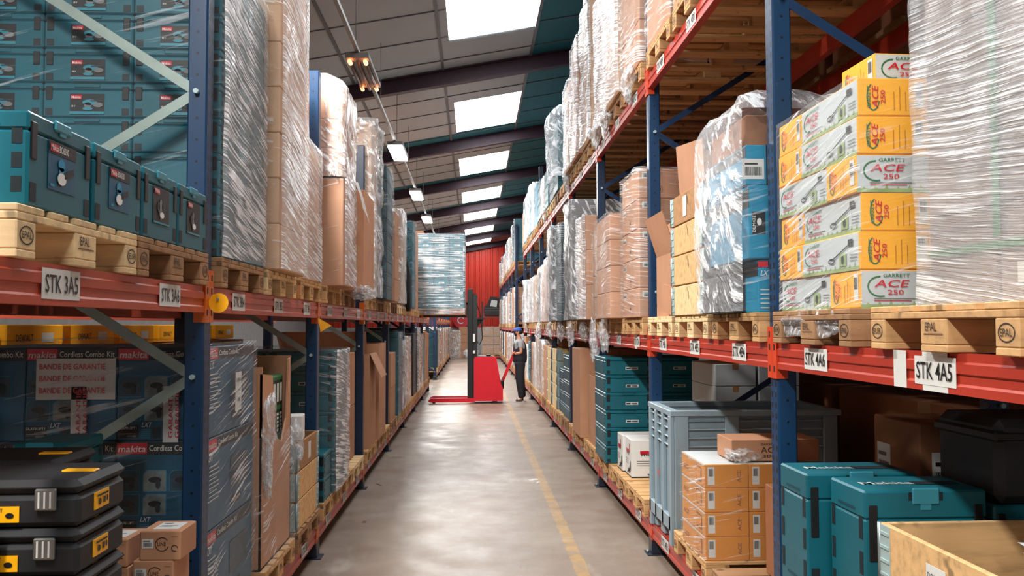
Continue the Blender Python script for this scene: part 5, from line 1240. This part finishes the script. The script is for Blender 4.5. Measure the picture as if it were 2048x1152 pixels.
mb.box((-.1, -.24, 2.58), (-.02, .24, 2.64), 'black'); mb.box((.02, -.33, 1.93), (.28, -.1, 1.97), 'black'); mb.prism([(.06, 1.75), (.10, 1.75), (.24, 1.93), (.06, 1.93)], 'y', -.2, -.17, 'black'); sp('mast_crossbar', mb)
mb = MB(); mb.cyl((.05, 0, .2), (.05, 0, 1.5), .035, 'charcoal', 14); mb.cyl((.05, 0, 1.5), (.05, 0, 2.45), .02, 'steel', 12); sp('lift_cylinder', mb, 'hydraulic lift cylinder')
mb = MB(); mb.tube([(.06, -.2, 2.35), (.16, -.2, 2.1), (.20, -.2, 1.8), (.22, -.2, 1.5), (.15, -.2, 1.35), (.08, -.2, 1.45), (.06, -.2, 1.6)], .012, 'black', 8); sp('hose', mb)
mb = MB(); mb.box((.0, -.375, 1.42), (.05, -.36, 1.6), 'paper'); mb.box((.0, -.375, 1.15), (.05, -.36, 1.22), 'paper'); sp('mast_label', mb, 'white label on the mast')
mb = MB(); mb.beam_((.66, 0, .42), (.95, 0, 1.10), .07, .05, 'red', up=(0, 1, 0)); arm = sp('tiller_arm', mb, 'red tiller arm')
mb = MB(); mb.box((-.05, -.09, -.03), (.05, .09, .10), 'red', .02); mb.cyl((.0, -.15, .07), (.0, .15, .07), .018, 'black', 10); mb.tube([(0, -.15, .07), (-.03, -.16, .03), (-.03, -.08, -.02)], .014, 'red', 8); mb.tube([(0, .15, .07), (-.03, .16, .03), (-.03, .08, -.02)], .014, 'red', 8)
o = link('tiller_head', mb.mesh('tiller_head'), arm, (.97, 0, 1.12), (0, .4, 0))
# raised load
pallet(1, 0, 0, 'wood_aged', True, 'dark pallet lifted on the stacker forks under the wrapped teal cases')
pl = [o for o in C.objects if o.get('label') == 'dark pallet lifted on the stacker forks under the wrapped teal cases'][0]; pl.location = (-.73, 20, 2.032); pl.scale = (.92, 1, 1)
P = case_proto(.350, .385, .170, 'teal_mid', 'flat', False); PB = case_proto(.350, .385, .170, 'teal_mid', None, False)
for l in range(10):
    for ix in range(3):
        P.put((-1.265 + .18 + .36 * ix, 19.8, 2.18 + .1725 * l), f"{LAYER[l]} teal case, {ORD[ix]} column from the left rack, on the raised load", group='cases of the raised load')
        if ix != 1: PB.put((-1.265 + .18 + .36 * ix, 20.2, 2.18 + .1725 * l), f"{LAYER[l]} rear teal case, {'outer' if ix else 'inner'} column of the raised load", group='cases of the raised load')
mb = film_mesh(-1.275, -.185, 19.59, 20.41, 2.06, 3.915, aisle='film_load', side='film_load', amp=.008, seed=5, n=64, dz=.04, top='flat')
tag(link('stretch_wrap', mb.mesh('stretch_wrap', fix=False)), 'shiny horizontally streaked film around the raised load of teal cases', 'plastic wrap')

# worker
def skin(name, pts, edges, mat, parent, label=None, sub=2, smooth=True, rootv=0):
    me = bpy.data.meshes.new(name); me.from_pydata([p[:3] for p in pts], edges, []); o = bpy.data.objects.new(name, me); C.objects.link(o)
    m_ = o.modifiers.new('skin', 'SKIN'); m_.use_smooth_shade = True
    for v, p in zip(me.skin_vertices[0].data, pts): v.radius = (p[3], p[4] if len(p) > 4 else p[3]); v.use_root = False
    me.skin_vertices[0].data[rootv].use_root = True
    m2 = o.modifiers.new('sub', 'SUBSURF'); m2.levels = sub; m2.render_levels = sub
    dg = bpy.context.evaluated_depsgraph_get(); m3 = bpy.data.meshes.new_from_object(o.evaluated_get(dg)); bpy.data.objects.remove(o)
    m3.materials.clear(); m3.materials.append(M[mat]); m3.name = name
    for p in m3.polygons: p.use_smooth = True
    o = link(name, m3, parent)
    if label: o['label'] = label
    return o
plain('skin', (196, 140, 112), .5, var=.04); plain('tshirt', (150, 152, 154), .8, var=.06); plain('vest', (26, 28, 38), .75, var=.15); plain('trousers', (22, 24, 34), .8, var=.15)
plain('cap_blue', (24, 76, 160), .6, var=.05); plain('hair', (34, 24, 18), .7); plain('shoe', (70, 64, 60), .6); plain('sole', (190, 186, 180), .6); plain('eye', (20, 16, 14), .3)
# body, facing -X; origin under the pelvis
bp = [(0, 0, .92, .13, .16), (0, 0, 1.08, .115, .145), (-.005, 0, 1.25, .12, .165), (-.01, 0, 1.40, .10, .15), (-.02, 0, 1.49, .055, .06), (-.04, 0, 1.56, .058, .058), (-.05, 0, 1.635, .088, .075), (-.045, 0, 1.70, .07, .06),
      (0, -.09, .86, .085, .085), (-.01, -.10, .50, .055, .055), (.03, -.10, .10, .036, .036), (-.07, -.11, .045, .033, .04),
      (0, .09, .86, .085, .085), (.02, .10, .50, .055, .055), (.07, .10, .10, .036, .036), (-.03, .11, .045, .033, .04),
      (-.005, -.18, 1.41, .052, .052), (.02, -.23, 1.16, .04, .04), (-.11, -.16, 1.135, .028, .028), (-.13, -.13, 1.14, .022, .03),
      (-.005, .18, 1.41, .052, .052), (.0, .23, 1.17, .04, .04), (-.11, .15, 1.15, .028, .028), (-.13, .13, 1.155, .022, .03)]
be = [(0, 1), (1, 2), (2, 3), (3, 4), (4, 5), (5, 6), (6, 7), (0, 8), (8, 9), (9, 10), (10, 11), (0, 12), (12, 13), (13, 14), (14, 15), (3, 16), (16, 17), (17, 18), (18, 19), (3, 20), (20, 21), (21, 22), (22, 23)]
W = link('person', None, None, (1.10, 20.0, 0)); tag(W, 'person in blue cap, grey t-shirt and dark vest gripping the red stacker handle', 'person')
skin('body', bp, be, 'skin', W)
g = lambda i, k: tuple(bp[i][:3]) + tuple(r_ + k for r_ in bp[i][3:])
skin('t_shirt', [g(0, .03), g(1, .035), g(2, .035), g(3, .03), (-.015, 0, 1.475, .075, .085), (-.005, -.17, 1.42, .068, .068), (.012, -.215, 1.24, .058, .058), (-.005, .17, 1.42, .068, .068), (0, .215, 1.25, .058, .058)], [(0, 1), (1, 2), (2, 3), (3, 4), (3, 5), (5, 6), (3, 7), (7, 8)], 'tshirt', W, 'grey short-sleeved t-shirt')
skin('vest', [(0, 0, .86, .19, .21), (0, 0, 1.06, .185, .205), (0, 0, 1.25, .18, .215), (-.005, 0, 1.38, .155, .18), (-.012, 0, 1.45, .09, .11)], [(0, 1), (1, 2), (2, 3), (3, 4)], 'vest', W, 'dark sleeveless vest')
skin('trousers', [g(0, .05), (0, 0, 1.0, .16, .175), (0, -.09, .84, .125, .11), (-.01, -.10, .50, .105, .09), (.03, -.10, .18, .085, .072), (.025, -.10, .09, .08, .07), (0, .09, .84, .125, .11), (.02, .10, .50, .105, .09), (.07, .10, .18, .085, .072), (.065, .10, .09, .08, .07)],
     [(0, 1), (0, 2), (2, 3), (3, 4), (4, 5), (0, 6), (6, 7), (7, 8), (8, 9)], 'trousers', W, 'loose dark trousers')
for x_, y_ in ((.03, -.105), (.07, .105)):
    sh = skin('shoe', [(x_ + .03, y_, .055, .045, .045), (x_ - .05, y_, .05, .042, .045), (x_ - .14, y_, .04, .034, .042)], [(0, 1), (1, 2)], 'shoe', W)
    mb = MB(); mb.prism([(x_ + .07, y_ - .045), (x_ + .07, y_ + .045), (x_ - .15, y_ + .045), (x_ - .185, y_), (x_ - .15, y_ - .045)], 'z', 0, .022, 'sole'); link('sole', mb.mesh('sole'), sh)
for yy, hx, hz in ((-1, -.13, 1.14), (1, -.13, 1.155)):
    y0_ = yy * .13
    for k in range(4):
        yk = y0_ - yy * (.028 - .018 * k) ; L = (.9, 1.0, .95, .75)[k]
        skin('finger', [(hx, yk, hz + .008, .0085), (hx - .034 * L, yk, hz + .016, .0085), (hx - .056 * L, yk, hz - .006, .008), (hx - .042 * L, yk, hz - .030, .007)], [(0, 1), (1, 2), (2, 3)], 'skin', W, sub=1)
    skin('thumb', [(hx + .02, y0_ - yy * .025, hz, .010), (hx - .01, y0_ - yy * .045, hz - .01, .0095), (hx - .04, y0_ - yy * .04, hz - .022, .008)], [(0, 1), (1, 2)], 'skin', W, sub=1)
mb = MB()
for i in range(7):
    for j in range(16):
        pass
def dome(mb, c, rx, ry, rz, mat, t0=0, t1=math.pi / 2, n=20, m_=8):
    b0 = len(mb.v)
    for i in range(m_ + 1):
        t = t0 + (t1 - t0) * i / m_
        for j in range(n): a = 2 * math.pi * j / n; mb.v.append((c[0] + rx * math.cos(t) * math.cos(a), c[1] + ry * math.cos(t) * math.sin(a), c[2] + rz * math.sin(t)))
    for i in range(m_):
        for j in range(n): mb.face((b0 + i * n + j, b0 + i * n + (j + 1) % n, b0 + (i + 1) * n + (j + 1) % n, b0 + (i + 1) * n + j), mat, True)
dome(mb, (-.045, 0, 1.665), .102, .085, .085, 'cap_blue')
cap = link('cap', mb.mesh('cap', fix=False), W); cap['label'] = 'blue baseball cap'
mb = MB(); mb.prism([(-.13, -.06), (-.19, -.05), (-.215, 0), (-.19, .05), (-.13, .06)], 'z', 1.66, 1.668, 'cap_blue'); link('cap_visor', mb.mesh('cap_visor'), cap)
mb = MB(); dome(mb, (-.03, 0, 1.645), .092, .082, .075, 'hair', -1.0, .4); link('hair', mb.mesh('hair', fix=False), W, (.012, 0, 0))
mb = MB(); dome(mb, (-.075, 0, 1.595), .066, .062, .06, 'hair', -1.5, .25); link('beard', mb.mesh('beard', fix=False), W)['label'] = 'dark beard'
skin('nose', [(-.125, 0, 1.65, .012), (-.15, 0, 1.628, .013), (-.14, 0, 1.615, .012)], [(0, 1), (1, 2)], 'skin', W, sub=1)
for y_ in (-.03, .03):
    mb = MB(); dome(mb, (-.128, y_, 1.652), .008, .011, .007, 'eye', -1.5, 1.5, 10, 6); link('eye', mb.mesh('eye', fix=False), W)
for y_ in (-.077, .077):
    mb = MB(); dome(mb, (-.035, y_, 1.63), .018, .010, .030, 'skin', -1.5, 1.5, 10, 6); link('ear', mb.mesh('ear', fix=False), W)
mb = MB(); mb.box((-.045, -.012, 1.59), (-.0, .012, 1.593), 'red'); 

# ================================================================ FAR END OF THE AISLE
r_ = random.Random(3)
P = carton_proto(.62, .6, .5, 'carton_light', 'plain', False); P2 = carton_proto(.7, .6, .42, 'carton', 'plain', False)
for k, (x_, z_, pp, w_) in enumerate(((-1.0, 0, P, 'wrapped'), (-1.0, .51, P, 'wrapped'), (-1.0, 1.02, P, 'wrapped'), (-.38, 0, P2, 'low'), (-.36, .43, P2, 'tilted'), (-.38, .86, P2, 'wide'), (-.42, 1.29, P2, 'top'))):
    pp.put((x_, 47.6, z_), f"{w_} carton, {ORD[k]} of the heap at the far end of the aisle under the red reel", rot=r_.uniform(-.02, .02), group='cartons at the far end')
mb = film_mesh(-1.34, -.68, 47.28, 47.92, 0, 1.53, aisle='film_white', side='film_crumple', n=40, dz=.1, seed=9); tag(link('stretch_wrap', mb.mesh('stretch_wrap', fix=False)), 'film around the carton column at the far end', 'plastic wrap')
film_wad((-.15, 46.7, .26), (.36, .26, .28), 'heap of white plastic film on the floor at the far end', 51, mat='film_white'); film_wad((.1, 48.6, .3), (.22, .25, .3), 'second heap of white plastic film beside the wrapped pallet at the far end', 52, mat='film_white')
pallet(1, 46.2, .0, 'wood', False, 'pallet on the floor at the far end under wrapped cartons'); o = [o for o in C.objects if o.get('label', '').startswith('pallet on the floor at the far end')][0]; o.location = (1.12, 46.6, .10)
for l in range(3):
    for ix in range(2): P.put((.80 + .64 * ix, 46.6, .25 + .5 * l * .93), f"{LAYER[l]} carton, {ORD[ix]} column of the wrapped pallet at the far end", group='cartons of the wrapped pallet at the far end')
mb = film_mesh(.47, 1.77, 46.28, 46.92, .2, 1.72, aisle='film_silver', side='film_flat', n=40, dz=.08, seed=8); tag(link('stretch_wrap', mb.mesh('stretch_wrap', fix=False)), 'film around the wrapped pallet of cartons at the far end', 'plastic wrap')
mb = MB(); mb.box((.65, 45.95, .03), (1.5, 46.12, .10), 'red', .01); mb.box((.65, 46.12, .05), (.8, 46.9, .09), 'red'); mb.box((1.35, 46.12, .05), (1.5, 46.9, .09), 'red'); tag(link('pallet_truck', mb.mesh('pallet_truck')), 'red pallet truck under the wrapped pallet at the far end', 'pallet truck')
fr = link('end_rack', None, None, (0, 47.2, 0)); tag(fr, 'small red end rack carrying the black wrapped bundle at the far end', 'rack')
for x_ in (.52, 2.2):
    mb = MB(); mb.box((x_ - .04, -.05, 0), (x_ + .04, .05, 3.1), 'foot'); link('post', mb.mesh('post'), fr)
for z_ in (2.30, ):
    mb = MB(); mb.box((.52, -.04, z_ - .12), (2.2, .04, z_), 'beam_left'); mb.box((.52, .9, z_ - .12), (2.2, .98, z_), 'beam_left'); mb.box((.52, -.04, z_), (2.2, .98, z_ + .04), 'beam_left'); link('shelf', mb.mesh('shelf'), fr)
mb = MB(); mb.prism([(.62, 2.35), (2.0, 2.35), (2.05, 2.9), (1.7, 3.2), (1.35, 3.35), (.95, 3.38), (.8, 3.0), (.6, 2.8)], 'y', 46.95, 47.85, 'black')
for z_ in (2.45, 2.6, 2.72): mb.box((.62, 46.93, z_), (1.9, 46.96, z_ + .02), 'grey_text')
mb.quad([(.95, 46.94, 2.85), (1.3, 46.94, 2.8), (1.35, 46.94, 3.15), (1.02, 46.94, 3.2)], 'paper')
tag(link('black_bundle', mb.mesh('black_bundle')), 'black plastic-wrapped bundle with white sheet on the red end rack shelf', 'bundle')
hr = link('hose_reel', None, None, (-.72, 51.55, 2.10)); tag(hr, 'round bright red fire hose reel on the far red wall', 'hose reel')
mb = MB(); mb.cyl((0, -.25, 0), (0, .15, 0), .48, 'red', 32); link('drum', mb.mesh('drum'), hr)
mb = MB(); f = Fr(mb, (0, -.252, 0), (1, 0, 0), (0, 0, 1)); f.ring(0, 0, .22, .22, .06, 'white', 1, 24, .08, .85); f.ring(0, 0, .40, .40, .03, 'wall_red', 1, 24); link('white_emblem', mb.mesh('white_emblem'), hr)
# scraps on the floor
for k, (x_, y_, w_, h_, m_) in enumerate(((-.67, 5.75, .07, .04, 'paper'), (.66, 9.9, .11, .05, 'paper'), (.74, 9.75, .06, .03, 'paper'), (-.98, 7.9, .05, .03, 'carton_edge'), (-1.02, 9.7, .12, .02, 'carton_edge'), (.66, 20.3 - 3.2, .1, .06, 'paper'))):
    mb = MB(); mb.box((0, 0, 0), (w_, h_, .003), m_); mb.box((w_ * .5, h_ * .3, .002), (w_ * 1.1, h_ * 1.2, .006), m_)
    single('paper_scrap' if m_ == 'paper' else 'cardboard_scrap', mb, f"{'white paper' if m_ == 'paper' else 'brown'} scrap on the concrete floor, {ORD[k]} of the bits of litter along the aisle", 'litter', (x_, y_, .0), .5 * k)

# past about 300 of a kind the smallest ones in view become one object of kind stuff
def cap_kind(stem_, name, label, limit=290):
    import numpy as np
    cand = [o for o in C.objects if o.parent is None and o.type == 'MESH' and o.name.split('.')[0] == stem_]
    if len(cand) <= limit: return
    inner = lambda o: 1 if ('inner' in o['label'] or 'rear' in o['label'] or 'behind the' in o['label']) else 0
    cand.sort(key=lambda o: 0 if 'raised load' in o['label'] else (o.location.length * (1.35 if inner(o) else 1)) / max(.2, o.dimensions.length) ** .5)
    rest = cand[limit:]; mb = MB(); 
    for o in rest:
        me = o.data; mw = o.matrix_basis; n0 = len(mb.v); mb.v += [tuple(mw @ v.co) for v in me.vertices]
        ms = [m_.name for m_ in me.materials]
        for p in me.polygons: mb.face([n0 + i for i in p.vertices], ms[p.material_index], p.use_smooth)
        for c in list(o.children): bpy.data.objects.remove(c)
    for o in rest: bpy.data.objects.remove(o)
    x = link(name, mb.mesh(name, fix=False)); x['label'] = label; x['category'] = stem_.replace('_', ' '); x['kind'] = 'stuff'
bpy.context.view_layer.update()
cap_kind('carton', 'distant_cartons', 'the small distant brown and white cartons along both racks beyond the nearer ones')
cap_kind('tool_case', 'distant_tool_cases', 'the small distant teal and black tool cases along both racks beyond the nearer ones')
